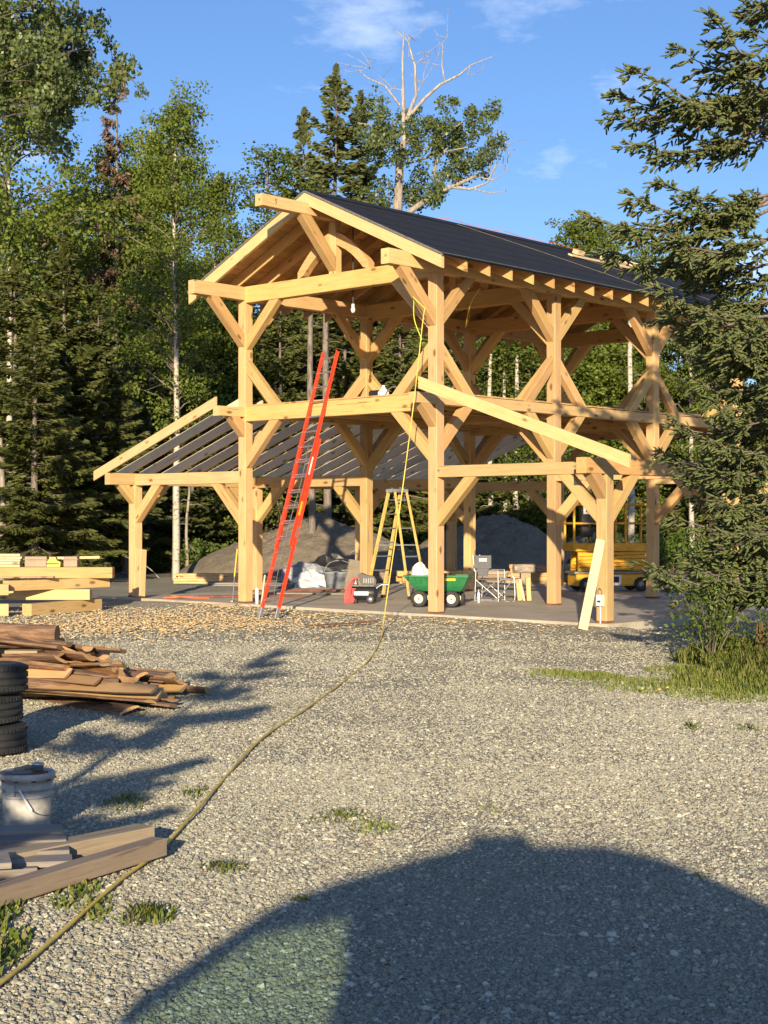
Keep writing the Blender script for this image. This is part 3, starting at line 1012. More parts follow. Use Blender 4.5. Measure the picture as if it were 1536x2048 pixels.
# hanging lamp cord under the front gable
mb = MB()
u = UM + 0.22
mb.tube([(u, H2 + 0.25, 7.25), (u, H2 + 0.25, 6.6), (u, H2 + 0.25, 5.62)], 0.012, 6)
o = mb.build('hanging_lamp', M['blacktop']); o.matrix_world = Matrix.Translation((BX, BD, 0)) @ Matrix.Rotation(TH, 4, 'Z')
mb = MB(); mb.lathe([(0.0, 0.10), (0.03, 0.10), (0.03, 0.04), (0.045, 0.0), (0.035, -0.05), (0.0, -0.07)], 12, 0, Matrix.Translation((u, H2 + 0.25, 5.55)))
mb.build('bulb', M['white_pl'], o)
tag(o, 'bare bulb hanging on a black cord inside the front gable', 'lamp')
# white jug and a loop of rope on the loft beside the ladder top
mb = MB(); mb.lathe([(0, 0), (0.10, 0), (0.11, 0.05), (0.11, 0.18), (0.05, 0.25), (0.03, 0.28), (0.03, 0.31), (0, 0.31)], 14)
o = mb.build('white_jug', M['white_pl']); in_pav(o, (-2.35, 1.2, 3.882)); tag(o, 'white plastic jug standing on the loft beside the red ladder top', 'jug')
mb = MB(); mb.box(-0.16, 0.16, -0.1, 0.1, 0, 0.24, ch=0.04); 
o = mb.build('tool_bag', M['blacktop']); in_pav(o, (-2.62, 1.35, 3.882)); tag(o, 'small black tool bag on the loft next to the white jug', 'bag')
mb = MB(); mb.tube(curve_pts([UV(-2.1, 0.9, 3.9), UV(-1.9, 0.95, 4.12), UV(-1.55, 1.0, 4.0), UV(-1.3, 1.02, 3.9)], 4), 0.014, 6)
o = mb.build('grey_rope', M['grey_fabric']); tag(o, 'grey cord looping over the loft edge right of the ladder', 'cord')
# lengths of lumber on the loft, right
for j, (u, v, z, lab) in enumerate(((-0.62, 5.6, 3.90, 'plank lying on the loft edge behind the third post'), (-0.45, 5.9, 3.935, 'upper plank of the pair lying on the loft edge'))):
    a = UV(u, v, z); b = UV(u + 0.1, v + 3.4, z)
    o = beam('loft_plank', None, a, b, 0.15, 0.04, 'weathered'); tag(o, lab, 'plank')

# yellow hose: along the gravel, up to the front brace of the near post
hz = GZ + 0.022
hp = [(-1.60, 4.9), (-1.44, 5.68), (-1.38, 6.39), (-1.28, 7.35), (-1.19, 8.19), (-1.10, 9.93), (-0.98, 12.04), (-0.77, 13.91), (-0.47, 16.21), (-0.18, 19.09), (-0.03, 22.6)]
ctrl = [(x, y, float(gh(x, y)) + 0.022) for x, y in hp]
ctrl += [(-0.01, 23.9, 0.02), (0.10, 24.5, 0.75), (0.30, 25.15, 2.1), (0.50, 25.65, 3.6), (0.66, 25.93, 5.0), (0.70, 25.98, 5.25)]
o = MB().tube(curve_pts(ctrl, 7), 0.009, 8).build('air_hose', M['yellow_hose'])
tag(o, 'yellow hose crossing the gravel and rising to the near corner post', 'hose')
q0 = UV(-0.10, -0.62, 5.33)
o = MB().tube(curve_pts([(0.70, 25.98, 5.25), tuple(UV(-.1, -.5, 5.46)), tuple(UV(-.16, -.42, 5.42)), tuple(UV(-.2, -.36, 5.1)), tuple(UV(-.1, -.28, 4.75))], 5), 0.009, 6).build('lime_rope', M['lime_rope'])
tag(o, 'lime green rope looped over the front brace of the near corner post', 'rope')
o = MB().tube(curve_pts([tuple(UV(-1.6, 2.9, 5.88)), tuple(UV(-1.4, 2.6, 5.5)), tuple(UV(-0.9, 1.9, 5.25)), tuple(UV(-.55, 1.6, 5.6)), tuple(UV(-.4, 1.7, 5.9))], 5), 0.009, 5).build('upper_cord', M['yellow_hose'])
tag(o, 'thin yellow cord drooping between the tie beams behind the near post', 'cord')

# ------------------------------------------------------------------ red extension ladder
lad = empty('extension_ladder', UV(-2.62, -1.55, GZ))
tag(lad, 'red fibreglass extension ladder leaning on the front loft beam', 'ladder')
foot = UV(-2.62, -1.58, GZ); top = UV(-2.93, 0.37, 4.78)
ax = (top - foot); LL = ax.length; ax.normalize()
side = Vector((math.cos(TH), math.sin(TH), 0)); side = (side - ax * side.dot(ax)).normalized()
nrm = ax.cross(side).normalized()
if nrm.y > 0: nrm = -nrm
def lp(s, w, n):
    return ax * s + side * w + nrm * n
def rail(name, w, n, s0, s1, par):
    mb = MB()
    mxr = frame(lp(s0, w, n), lp(s1, w, n), tuple(nrm))
    L = s1 - s0
    sg = 1 if w > 0 else -1
    mb.box(0, L, -0.006, 0.006, -0.036, 0.036, mx=mxr, ch=0.002)
    for zz in (-0.033, 0.033):
        mb.box(0, L, -0.02 if sg > 0 else 0.0, 0.0 if sg > 0 else 0.02, zz - 0.004, zz + 0.004, mx=mxr)
    return mb.build(name, M['red_fibre'], par)
HW = 0.205
for w in (-HW, HW):
    rail('rail', w, 0.0, 0.12, 3.5, lad)
    rail('rail', w * 0.87, 0.05, 1.35, LL, lad)
s = 0.35
while s < 3.4:
    MB().tube([lp(s, -HW + .004, 0), lp(s, HW - .004, 0)], 0.017, 8).build('rung', M['alu'], lad)
    s += 0.305
s = 1.5
while s < LL - 0.1:
    MB().tube([lp(s, -HW * .87 + .004, 0.05), lp(s, HW * .87 - .004, 0.05)], 0.017, 8).build('rung', M['alu'], lad)
    s += 0.305
for w in (-HW, HW):
    MB().bar(lp(-0.01, w, 0), lp(0.2, w, 0), 0.03, 0.078, up=tuple(nrm)).build('shoe', M['alu'], lad)
    MB().bar(lp(1.95, w * 1.02, 0.04), lp(2.22, w * 1.02, 0.04), 0.008, 0.06, up=tuple(nrm)).build('warning_sticker', M['tool_yellow'] if w > 0 else M['white_pl'], lad)
    MB().bar(lp(1.55, w * 1.02, 0.0), lp(1.75, w * 1.02, 0.0), 0.02, 0.05, up=tuple(nrm)).build('rung_lock', M['alu'], lad)
    MB().bar(lp(2.75, w * 1.02, 0.04), lp(3.1, w * 1.02, 0.04), 0.009, 0.05, up=tuple(nrm)).build('warning_sticker', M['white_pl'], lad)
MB().tube(curve_pts([lp(3.4, 0.0, 0.03), lp(2.6, 0.02, 0.02), lp(1.6, -0.03, 0.02), lp(0.6, 0.02, 0.03), lp(0.25, 0.12, 0.05), lp(.32, .19, .05)], 5), 0.006, 5).build('pull_rope', M['dull_steel'], lad)

# ------------------------------------------------------------------ yellow stepladder
st = empty('step_ladder', (0.25, 31.5, 0))
tag(st, 'yellow fibreglass stepladder standing open behind the compressor', 'ladder')
fa, fb = Vector((-0.38, 31.65, 0)), Vector((-0.03, 31.95, 0))
rc, rd = Vector((0.52, 31.15, 0)), Vector((0.90, 31.48, 0))
org = Vector((0.25, 31.5, 0))
wd = (fb - fa).normalized()
tc_ = Vector((0.27, 31.55, 2.22))
ft0, ft1 = tc_ - wd * 0.16 + Vector((-0.05, .03, 0)), tc_ + wd * 0.16 + Vector((-0.05, .03, 0))
rt0, rt1 = tc_ - wd * 0.15 + Vector((0.07, -.05, 0)), tc_ + wd * 0.17 + Vector((0.07, -.05, 0))
for a, b, wdt in ((fa, ft0, 0.075), (fb, ft1, 0.075), (rc, rt0, 0.05), (rd, rt1, 0.05)):
    MB().bar(a - org, b - org, 0.026, wdt, up=(wd.x, wd.y, 0)).build('rail', M['yellow_fibre'], st)
    MB().bar(a - org + Vector((0, 0, 0.0)), a + (b - a) * 0.03 - org, 0.04, wdt + .015, up=(wd.x, wd.y, 0)).build('foot', M['rubber'], st)
for i in range(1, 8):
    q = i / 7.6
    a = fa + (ft0 - fa) * q - org; b = fb + (ft1 - fb) * q - org
    MB().bar(a, b, 0.085, 0.022).build('step', M['alu'], st)
    if i % 2 == 1:
        a = rc + (rt0 - rc) * q - org; b = rd + (rt1 - rd) * q - org
        MB().bar(a, b, 0.02, 0.03).build('cross_bar', M['alu'], st)
for (a0, a1), (b0, b1) in (((fa, ft0), (rc, rt0)), ((fb, ft1), (rd, rt1))):
    a = a0 + (a1 - a0) * 0.5 - org; b = b0 + (b1 - b0) * 0.5 - org
    MB().bar(a, b, 0.01, 0.025).build('spreader', M['alu'], st)
mxc = Matrix.Translation(tc_ - org) @ Matrix.Rotation(math.atan2(wd.y, wd.x), 4, 'Z')
MB().box(-0.22, 0.22, -0.10, 0.10, -0.02, 0.05, mx=mxc, ch=0.012).build('top_cap', M['tarp_grey'], st)
mb = MB()
for i in range(9):
    q = mxc @ Vector((rnd.uniform(-0.2, 0.2), rnd.uniform(-0.08, 0.08), 0.06))
    mb.bar(q, q + Vector((rnd.uniform(-.06, .06), rnd.uniform(-.06, .06), rnd.uniform(0, .03))), 0.02, 0.02)
o = mb.build('fastener_heap', M['dull_steel']); o.location = org; tag(o, 'small heap of fasteners on top of the yellow stepladder', 'fasteners')

# ------------------------------------------------------------------ air compressor with red hose
cp = empty('air_compressor', (-0.42, 29.75, 0), R(-6))
tag(cp, 'black wheeled air compressor on the slab by the stepladder', 'air compressor')
mb = MB()
mxt = Matrix.Translation((0, 0, 0.20)) @ Matrix.Rotation(R(90), 4, 'Y')
mb.lathe([(0, -0.30), (0.06, -0.295), (0.11, -0.27), (0.135, -0.23), (0.135, 0.23), (0.11, 0.27), (0.06, 0.295), (0, 0.30)], 22, 0, mxt)
mb.build('tank', M['blacktop'], cp)
mb = MB(); mb.box(-0.25, 0.24, -0.10, 0.10, 0.335, 0.355, ch=0.005); mb.build('deck', M['dull_steel'], cp)
mb = MB()
mb.prism([(-0.02, 0.36), (0.27, 0.36), (0.28, 0.46), (0.24, 0.53), (0.06, 0.56), (-0.02, 0.60), (-0.08, 0.57), (-0.06, 0.48)], -0.11, 0.11)
mb.build('motor_shroud', M['blacktop'], cp)
for i in range(5):
    MB().box(0.03 + i * .045, 0.05 + i * .045, -0.116, -0.1115, 0.40, 0.50).build('cooling_slot', M['dull_steel'], cp)
mb = MB()
mb.lathe([(0, 0), (0.05, 0), (0.05, 0.06), (0.035, 0.065), (0.035, 0.08), (0.05, 0.085), (0.05, 0.12), (0.03, 0.15), (0, 0.15)], 12, 0, Matrix.Translation((-0.13, -0.04, 0.355)))
mb.build('pump', M['alu'], cp)
MB().box(-0.15, 0.13, -0.138, -0.1335, 0.165, 0.235).build('maker_plate', M['white_pl'], cp)
for x, y in ((0.17, -0.145), (0.17, 0.145)):
    w_ = MB().lathe([(0.03, -0.02), (0.075, -0.022), (0.085, -0.015), (0.085, 0.015), (0.075, 0.022), (0.03, 0.02)], 18, 0, Matrix.Translation((x, y, 0.085)) @ Matrix.Rotation(R(90), 4, 'X')).build('wheel', M['rubber'], cp)
    MB().lathe([(0, -0.026), (0.05, -0.026), (0.055, 0.0), (0.05, 0.026), (0, 0.026)], 14, 0, Matrix.Translation((x, y, 0.085)) @ Matrix.Rotation(R(90), 4, 'X')).build('hub', M['alu'], w_)
for x in (-0.2, -0.12):
    MB().box(x - .02, x + .02, -0.1, 0.1, 0.0, 0.09, ch=0.006).build('foot', M['rubber'], cp)
mb = MB(); mb.tube(curve_pts([(0.28, -0.09, 0.3), (0.36, -0.09, 0.36), (0.46, -0.09, 0.375), (0.50, -0.09, 0.375)], 4), 0.012, 7)
mb.tube(curve_pts([(0.28, 0.09, 0.3), (0.36, 0.09, 0.36), (0.46, 0.09, 0.375), (0.50, 0.09, 0.375)], 4), 0.012, 7)
mb.tube([(0.50, -0.09, 0.375), (0.50, 0.09, 0.375)], 0.012, 7)
mb.build('handle', M['alu'], cp)
mb = MB()
for i in range(7):
    dx = i * 0.018; dy = rnd.uniform(-0.05, 0.05)
    mb.tube(curve_pts([(-0.10 + dx * .5, -0.12 + dy * .3, 0.52 - dx * .4), (-0.20 + dx * .4, -0.15 + dy, 0.46), (-0.29 + dx * .7, -0.16 + dy, 0.30), (-0.33 + dx, -0.17 + dy, 0.10), (-0.31 + dx, -0.16 + dy, 0.014), (-0.27 + dx, -0.13 + dy, 0.05), (-0.22 + dx, -0.13 + dy, 0.3)], 4), 0.0095, 6)
o = mb.build('coiled_hose', M['red_hose']); o.location = cp.location; o.rotation_euler = cp.rotation_euler
tag(o, 'coil of pinkish red hose draped over the end of the compressor', 'hose')

# ------------------------------------------------------------------ green garden cart
ct = empty('garden_cart', (1.03, 28.62, 0), R(-14))
tag(ct, 'green plastic dump cart with cream wheel hubs behind the corner post', 'cart')
def tub():
    mb = MB()
    def loop(x0, x1, w, z):
        return [(x0, -w, z), (x1, -w, z), (x1, w, z), (x0, w, z)]
    rings = [loop(-0.37, 0.45, 0.20, 0.30), loop(-0.46, 0.53, 0.25, 0.40), loop(-0.60, 0.60, 0.29, 0.56), loop(-0.62, 0.62, 0.32, 0.565), loop(-0.62, 0.62, 0.32, 0.60), loop(-0.595, 0.595, 0.295, 0.60), loop(-0.45, 0.52, 0.24, 0.41), loop(-0.36, 0.44, 0.19, 0.315)]
    vs = sum(rings, []); fs = []
    for i in range(len(rings) - 1):
        for k in range(4):
            fs.append((i * 4 + k, i * 4 + (k + 1) % 4, i * 4 + 4 + (k + 1) % 4, i * 4 + 4 + k))
    fs += [(3, 2, 1, 0), tuple(range(len(vs) - 4, len(vs)))]
    mb.add(vs, fs)
    for i in range(9):
        x = -0.34 + i * 0.09
        mb.bar((x, -0.205, 0.315), (x * 1.18, -0.298, 0.55), 0.018, 0.014, up=(1, 0, 0))
    return mb
tub().build('tub', M['green'], ct)
for x, y in ((-0.32, -0.26), (0.30, -0.26), (-0.32, 0.26), (0.30, 0.26)):
    mxw = Matrix.Translation((x, y, 0.16)) @ Matrix.Rotation(R(90), 4, 'X')
    w_ = MB().lathe([(0.085, -0.045), (0.13, -0.05), (0.152, -0.042), (0.16, -0.02), (0.16, 0.02), (0.152, 0.042), (0.13, 0.05), (0.085, 0.045)], 24, 0, mxw).build('wheel', M['rubber'], ct)
    MB().lathe([(0, -0.03), (0.03, -0.035), (0.035, -0.025), (0.07, -0.02), (0.086, -0.035), (0.086, 0.035), (0.07, 0.02), (0.0, 0.03)], 20, 0, mxw).build('rim', M['cream'], w_)
    MB().lathe([(0, 0.045), (0.018, 0.045), (0.018, 0.02), (0, 0.02)], 10, 0, mxw).build('hub', M['dull_steel'], w_)
mb = MB()
for x in (-0.32, 0.30):
    mb.tube([(x, -0.26, 0.16), (x, 0.26, 0.16)], 0.012, 6); mb.bar((x - 0.05, -0.15, 0.3), (x, -0.2, 0.17), 0.02, 0.02); mb.bar((x + 0.05, -0.15, 0.3), (x, -0.2, 0.17), 0.02, 0.02)
mb.tube([(-0.36, 0, 0.27), (0.40, 0, 0.27)], 0.02, 6)
mb.build('undercarriage', M['blacktop'], ct)
MB().tube(curve_pts([(0.36, -0.1, 0.30), (0.55, -0.1, 0.50), (0.62, -0.09, 0.68), (0.60, -0.05, 0.72), (0.58, 0.05, 0.72)], 4), 0.014, 7).build('handle', M['blacktop'], ct)
MB().box(0.18, 0.38, -0.304, -0.2985, 0.50, 0.545, mx=Matrix.Rotation(R(0), 4, 'X')).build('maker_label', M['tool_yellow'], ct)
mb = MB()
def lump(mb, c, rx, ry, rz, seed, n=14, m=9, jit=0.12, mi=0, sharp=2.0):
    r4 = random.Random(seed)
    vs = []; fs = []
    ph = [r4.uniform(0, 6.28) for _ in range(6)]
    for j in range(m + 1):
        th = math.pi * j / m
        for i in range(n):
            a = 2 * math.pi * i / n
            k = 1 + jit * (math.sin(3 * a + ph[0] + 2 * th) + 0.7 * math.sin(5 * a + ph[1] - 3 * th) + 0.6 * math.sin(7 * th + ph[2] + a)) + r4.uniform(-jit, jit) * 0.4
            vs.append((c[0] + rx * k * math.sin(th) * math.cos(a), c[1] + ry * k * math.sin(th) * math.sin(a), c[2] + rz * k * math.cos(th)))
    for j in range(m):
        for i in range(n):
            fs.append((j * n + i, j * n + (i + 1) % n, (j + 1) * n + (i + 1) % n, (j + 1) * n + i))
    mb.add(vs, fs, mi, False)
lump(mb, (-0.36, 0.0, 0.56), 0.19, 0.17, 0.24, 5, 18, 12, 0.09)
o = mb.build('feed_bag', M['bag']); o.location = ct.location; o.rotation_euler = ct.rotation_euler
tag(o, 'crumpled white plastic bag of rubbish sitting in the green cart', 'bag')
mb = MB(); mb.lathe([(0.06, -0.02), (0.075, -0.02), (0.075, 0.02), (0.06, 0.02)], 14, 0, Matrix.Translation((0.17, 0, 0.61)) , closed=True); mb.box(0.05, 0.3, -0.15, 0.12, 0.575, 0.605, ch=0.005)
o = mb.build('tape_tray', M['blacktop']); o.location = ct.location; o.rotation_euler = ct.rotation_euler
tag(o, 'black tray with a roll of tape resting on the cart rim', 'tray')

# ------------------------------------------------------------------ folding camp chair
ch_ = empty('camp_chair', (2.22, 30.7, 0), R(-20))
tag(ch_, 'grey folding director chair with aluminium frame and side table', 'chair')
def tb(name, pts, r=0.013, m='alu'):
    return MB().tube(pts, r, 7).build(name, M[m], ch_)
for y in (-0.24, 0.24):
    tb('leg', curve_pts([(-0.33, y, 0.0), (-0.31, y, 0.4), (-0.33, y, 0.72), (-0.35, y, 0.86)], 3)) if y > 0 else tb('leg', [(-0.33, y, 0.0), (-0.31, y, 0.62)])
    tb('leg', [(0.16, y, 0.0), (0.15, y, 0.62)])
    tb('armrest_bar', [(-0.33, y, 0.62), (0.16, y, 0.62)])
    tb('foot_bar', [(-0.33, y, 0.013), (0.16, y, 0.013)])
tb('cross_brace', [(-0.30, -0.25, 0.42), (0.14, -0.25, 0.06)]); tb('cross_brace', [(-0.30, -0.25, 0.06), (0.14, -0.25, 0.42)])
tb('cross_brace', [(-0.30, 0.25, 0.42), (0.14, 0.25, 0.06)]); tb('cross_brace', [(-0.30, 0.25, 0.06), (0.14, 0.25, 0.42)])
tb('back_upright', [(-0.34, 0.24, 0.6), (-0.37, 0.24, 0.92)]); tb('back_upright', [(-0.34, -0.24, 0.6), (-0.37, -0.24, 0.92)])
mb = MB(); mb.box(-0.33, 0.16, -0.23, 0.23, 0.42, 0.445, ch=0.01); mb.build('seat', M['grey_fabric'], ch_)
# rearside faces the camera: back panel with a badge
mxb = Matrix.Translation((-0.11, -0.27, 0.0))
mb = MB(); mb.box(-0.23, 0.13, -0.012, 0.012, 0.66, 0.92, mx=mxb, ch=0.006); mb.prism([(-0.17, 0.66), (0.09, 0.66), (0.05, 0.50), (-0.13, 0.50)], -0.28, -0.26, mx=Matrix.Translation((-0.11, 0, 0))); bk = mb.build('backrest', M['grey_fabric'], ch_)
mb = MB(); mb.box(-0.12, 0.04, -0.015, -0.0125, 0.80, 0.86, mx=mxb); bdg = mb.build('badge', M['white_pl'], bk)
text('lettering', 'Coleman', 0.042, M['dark'], bk, Matrix(((1, 0, 0, -0.15), (0, 0, -1, -0.287), (0, 1, 0, 0.83), (0, 0, 0, 1))))
tb('armrest_bar', [(0.20, -0.25, 0.44), (0.52, -0.25, 0.44)]); tb('table_leg', [(0.16, -0.25, 0.06), (0.45, -0.25, 0.43)])
tb('leg', curve_pts([(0.38, -0.25, 0.55), (0.47, -0.25, 0.50), (0.49, -0.25, 0.40), (0.49, -0.25, 0.02), (0.30, -0.25, 0.013)], 4))
mb = MB(); mb.box(0.18, 0.52, -0.24, 0.12, 0.445, 0.462, ch=0.004); mb.build('side_table', M['tarp_grey'], ch_)

# offcut blocks and tubes beside the chair
for i, (x, y, h, tilt, lab) in enumerate(((2.72, 30.45, 0.36, -0.1, 'short pale timber offcut standing against the chair, left one'), (2.80, 30.42, 0.44, -0.2, 'tall thin offcut leaning between two blocks by the chair'), (2.90, 30.42, 0.46, -0.05, 'upright squared offcut block right of the camp chair'))):
    o = beam('timber_offcut', None, (0, 0, 0), (0, 0, h), 0.09 if i != 1 else 0.05, 0.10, 'pale' if i == 1 else 'timber', up=(0, 1, 0))
    o.location = (x, y, 0.0); o.rotation_euler = (0, o.rotation_euler.y + 0, 0) if False else o.rotation_euler
    o.matrix_world = Matrix.Translation((x, y, 0.02)) @ Matrix.Rotation(tilt, 4, 'Y') @ frame((0, 0, 0), (0, 0, h), (0, 1, 0))
    tag(o, lab, 'offcut', 'timber offcuts by the camp chair')
for i, (x, y, lab) in enumerate(((1.86, 29.9, 'white sealant tube standing left of the camp chair'),)):
    o = MB().lathe([(0, 0), (0.026, 0), (0.026, 0.2), (0.008, 0.215), (0.006, 0.27), (0, 0.27)], 10).build('sealant_tube', M['white_pl'])
    o.location = (x, y, 0); tag(o, lab, 'tube')

# pale board leaning on the right-hand outer post
a = Vector((3.10, 23.72, GZ + .035)); b = Vector((3.42, 23.98, 1.32))
d_ = (b - a).normalized()
o = beam('leaning_board', None, a + Vector((0, 0, .01)), b, 0.15, 0.042, 'pale', up=(0, -1, 0.1))
tag(o, 'pale plank leaning against the front right post', 'plank')
# offcuts leaning on the left outer post
for i, (u, v, w, h, z, lean, m_, lab) in enumerate(((UL + 0.22, -0.10, 0.09, 0.1, 1.03, 0.10, 'timber', 'thin squared offcut leaning on the left outer post'), (UL + 0.42, -0.12, 0.15, 0.14, 1.0, 0.10, 'fascia', 'thick angled offcut leaning beside the left outer post'))):
    a = UV(u + 0.05, v - 0.1, 0.04); b = UV(u - lean, v + 0.06, z)
    o = beam('timber_offcut', None, a, b, w, h, m_, up=(0.6, 0.6, 0))
    tag(o, lab, 'offcut', 'offcuts leaning on the left post')
# rake, wood strip, white marker and caulk at the second post
mb = MB(); mb.tube([(0, 0, 0.02), (0.03, 0.05, 0.5)], 0.010, 6, 1); mb.tube([(0.03, 0.05, 0.5), (0.08, 0.12, 1.05)], 0.014, 7, 0); mb.box(-0.03, 0.02, -0.12, 0.12, 0.0, 0.03, 1)
o = mb.build('push_broom', [M['tool_yellow'], M['dull_steel']]); o.location = (-3.02, 30.35, 0)
tag(o, 'yellow handled broom standing left of the left front post', 'broom')
o = beam('wood_pole', None, (-3.33, 29.78, GZ + 0.07), (-2.86, 29.5, GZ + 0.09), 0.09, 0.08, 'weathered'); tag(o, 'short wood stub lying on the slab edge by the left front post', 'wood stub')
o = MB().lathe([(0, 0), (0.035, 0), (0.035, 0.28), (0.015, 0.32), (0, 0.32)], 10).build('marker_can', M['white_pl']); o.location = (-2.46, 29.45, 0); tag(o, 'white spray can standing at the foot of the left front post', 'can')
o = beam('small_stick', None, (-2.38, 29.55, 0.0), (-2.33, 29.75, 0.55), 0.03, 0.03, 'pale'); tag(o, 'thin stick leaning beside the white can', 'stick')
# reddish boards lying on the slab
for i, (x, y, L, rz, m_, lab) in enumerate(((-3.9, 32.0, 2.2, 0.15, 'redpaint', 'faded red board lying flat on the slab, nearest of the boards'), (-3.2, 33.6, 2.6, -0.2, 'weathered', 'grey brown board lying flat on the slab behind the red board'), (-2.2, 34.6, 1.8, 0.1, 'redpaint', 'short reddish board lying on the slab before the tarps'))):
    o = beam('slab_board', None, (0, 0, 0), (L, 0, 0), 0.22, 0.03, m_)
    o.matrix_world = Matrix.Translation((x, y, 0.02)) @ Matrix.Rotation(rz, 4, 'Z')
    tag(o, lab, 'board', 'boards lying on the slab')
o = MB().tube(curve_pts([(-4.55, 31.5, 0.02), (-4.3, 31.4, 0.03), (-4.2, 31.7, 0.02), (-4.45, 31.75, 0.03), (-4.35, 31.5, 0.05), (-4.0, 31.6, 0.02), (-3.6, 31.3, 0.02)], 5), 0.018, 6).build('orange_cable', M['orange'])
tag(o, 'small tangle of orange cable on the slab right of the left outer post', 'cable')
# rusty flat bar on the gravel
o = beam('rusty_bar', None, (-1.22, 24.75, GZ + 0.035), (-0.12, 25.65, GZ + 0.04), 0.09, 0.02, 'rust'); tag(o, 'long rusty flat bar lying on the gravel before the slab', 'steel bar')

# ------------------------------------------------------------------ scissor lift
lf = empty('scissor_lift', (5.14, 34.9, 0), R(9))
tag(lf, 'yellow scissor lift parked behind the right-hand posts', 'scissor lift')
def lb(name, *a, m='lift_yellow', ch=0.01, par=None):
    mb = MB(); mb.box(*a, ch=ch); return mb.build(name, M[m], par or lf)
lb('chassis', -0.85, 0.85, -0.36, 0.36, 0.13, 0.40)
lb('chassis_deck', -0.9, 0.9, -0.39, 0.39, 0.403, 0.46, m='dull_steel')
lb('side_panel', 0.05, 0.62, -0.373, -0.362, 0.15, 0.38, m='lift_yellow')
pl_ = lb('placard', -0.05, 0.20, -0.380, -0.374, 0.16, 0.38, m='white_pl', ch=0)
lb('placard_print', -0.01, 0.14, -0.384, -0.381, 0.21, 0.34, m='dark', ch=0, par=pl_)
for x in (-0.62, 0.66):
    for y in (-0.38, 0.38):
        mxw = Matrix.Translation((x, y, 0.165)) @ Matrix.Rotation(R(90), 4, 'X')
        w_ = MB().lathe([(0.09, -0.05), (0.15, -0.055), (0.165, -0.03), (0.165, 0.03), (0.15, 0.055), (0.09, 0.05)], 22, 0, mxw).build('wheel', M['rubber'], lf)
        MB().lathe([(0, -0.04), (0.04, -0.045), (0.09, -0.03), (0.09, 0.03), (0.04, 0.045), (0, 0.04)], 16, 0, mxw).build('rim', M['dull_steel'], w_)
for i in range(5):
    z = 0.50 + i * 0.085
    for y in (-0.30, 0.30):
        MB().bar((-0.8, y, z), (0.8, y, z + 0.045), 0.045, 0.07).build('scissor_arm', M['lift_yellow'], lf)
        MB().bar((-0.8, y * .85, z + 0.045), (0.8, y * .85, z), 0.04, 0.07).build('scissor_arm', M['lift_yellow'], lf)
lb('platform', -0.92, 0.92, -0.38, 0.38, 0.93, 0.985, m='dull_steel')
for y0, y1 in ((-0.40, -0.385), (0.385, 0.40)):
    lb('toe_board', -0.93, 0.93, y0, y1, 0.92, 1.10, ch=0.003)
for x0, x1 in ((-0.945, -0.931), (0.931, 0.945)):
    lb('toe_board', x0, x1, -0.40, 0.40, 0.92, 1.10, ch=0.003)
for x in (-0.91, -0.32, 0.3, 0.91):
    for y in (-0.38, 0.38):
        MB().tube([(x, y, 1.09), (x, y, 1.98)], 0.03, 7).build('rail_post', M['lift_yellow'], lf)
for y in (-0.38, 0.38):
    for z in (1.98, 1.55):
        MB().tube([(-0.91, y, z), (0.91, y, z)], 0.026, 7).build('guard_rail', M['lift_yellow'], lf)
for x in (-0.91, 0.91):
    for z in (1.98, 1.55):
        MB().tube([(x, -0.38, z), (x, 0.38, z)], 0.026, 7).build('guard_rail', M['lift_yellow'], lf)
cb = lb('control_box', -0.74, -0.44, -0.40, -0.22, 1.50, 1.97, m='blacktop', ch=0.02)
lb('control_panel', -0.72, -0.46, -0.36, -0.2, 1.25, 1.48, m='dark', ch=0.02)
sg_ = lb('sign', -0.70, -0.48, -0.408, -0.402, 1.76, 1.94, m='white_pl', ch=0, par=cb)
MB().box(-0.65, -0.53, -0.4125, -0.4085, 1.81, 1.91).build('sign_print', M['brick_red'], cb)
MB().box(-0.63, -0.55, -0.416, -0.413, 1.85, 1.88).build('sign_stroke', M['white_pl'], cb)
MB().tube(curve_pts([(-0.55, -0.3, 1.25), (-0.5, -0.3, 1.1), (-0.35, -0.25, 1.0)], 4), 0.015, 6).build('cable', M['blacktop'], lf)

# ------------------------------------------------------------------ mounds, tarps, lumber beyond the slab
def mound(name, cx, cy, rx, ry, h, seed, label, sharp=1.25, ridge=0.0):
    r5 = np.random.default_rng(seed)
    n = 120
    xs = np.linspace(-1, 1, n); X, Y = np.meshgrid(xs, xs)
    r_ = np.sqrt(X ** 2 + Y ** 2)
    Z = np.clip(1 - r_, 0, 1) ** (1 / sharp)
    ph = r5.uniform(0, 6.28, (10, 3))
    nz = np.zeros_like(X)
    for i in range(10):
        f_ = 1.5 + i * 1.7
        nz += np.sin(f_ * X * math.cos(ph[i, 2]) + f_ * Y * math.sin(ph[i, 2]) + ph[i, 0]) / (1.5 + i)
    for f_, am in ((22, .10), (37, .07), (55, .05)):
        nz += am * (np.sin(f_ * X + 3 * np.sin(f_ * .4 * Y)) + np.sin(f_ * Y + 3 * np.sin(f_ * .37 * X)))
    nz += r5.normal(0, 0.11, X.shape)
    Z = Z * (1 + 0.13 * nz) * h
    Z = np.where(r_ > 0.98, -0.05, Z)
    V = np.stack([X.ravel() * rx, Y.ravel() * ry, Z.ravel()], 1)
    i0 = (np.arange(n - 1)[:, None] * n + np.arange(n - 1)[None]).ravel()
    F = np.stack([i0, i0 + 1, i0 + 1 + n, i0 + n], 1)
    o = link(name, arr_mesh(name, V, F, M['mound'], smooth=True))
    o.location = (cx, cy, GZ)
    tag(o, label, 'dirt pile')
    return o
mound('dirt_mound', -2.2, 48.0, 4.4, 3.2, 1.95, 4, 'sunlit grey brown dirt mound behind the left posts')
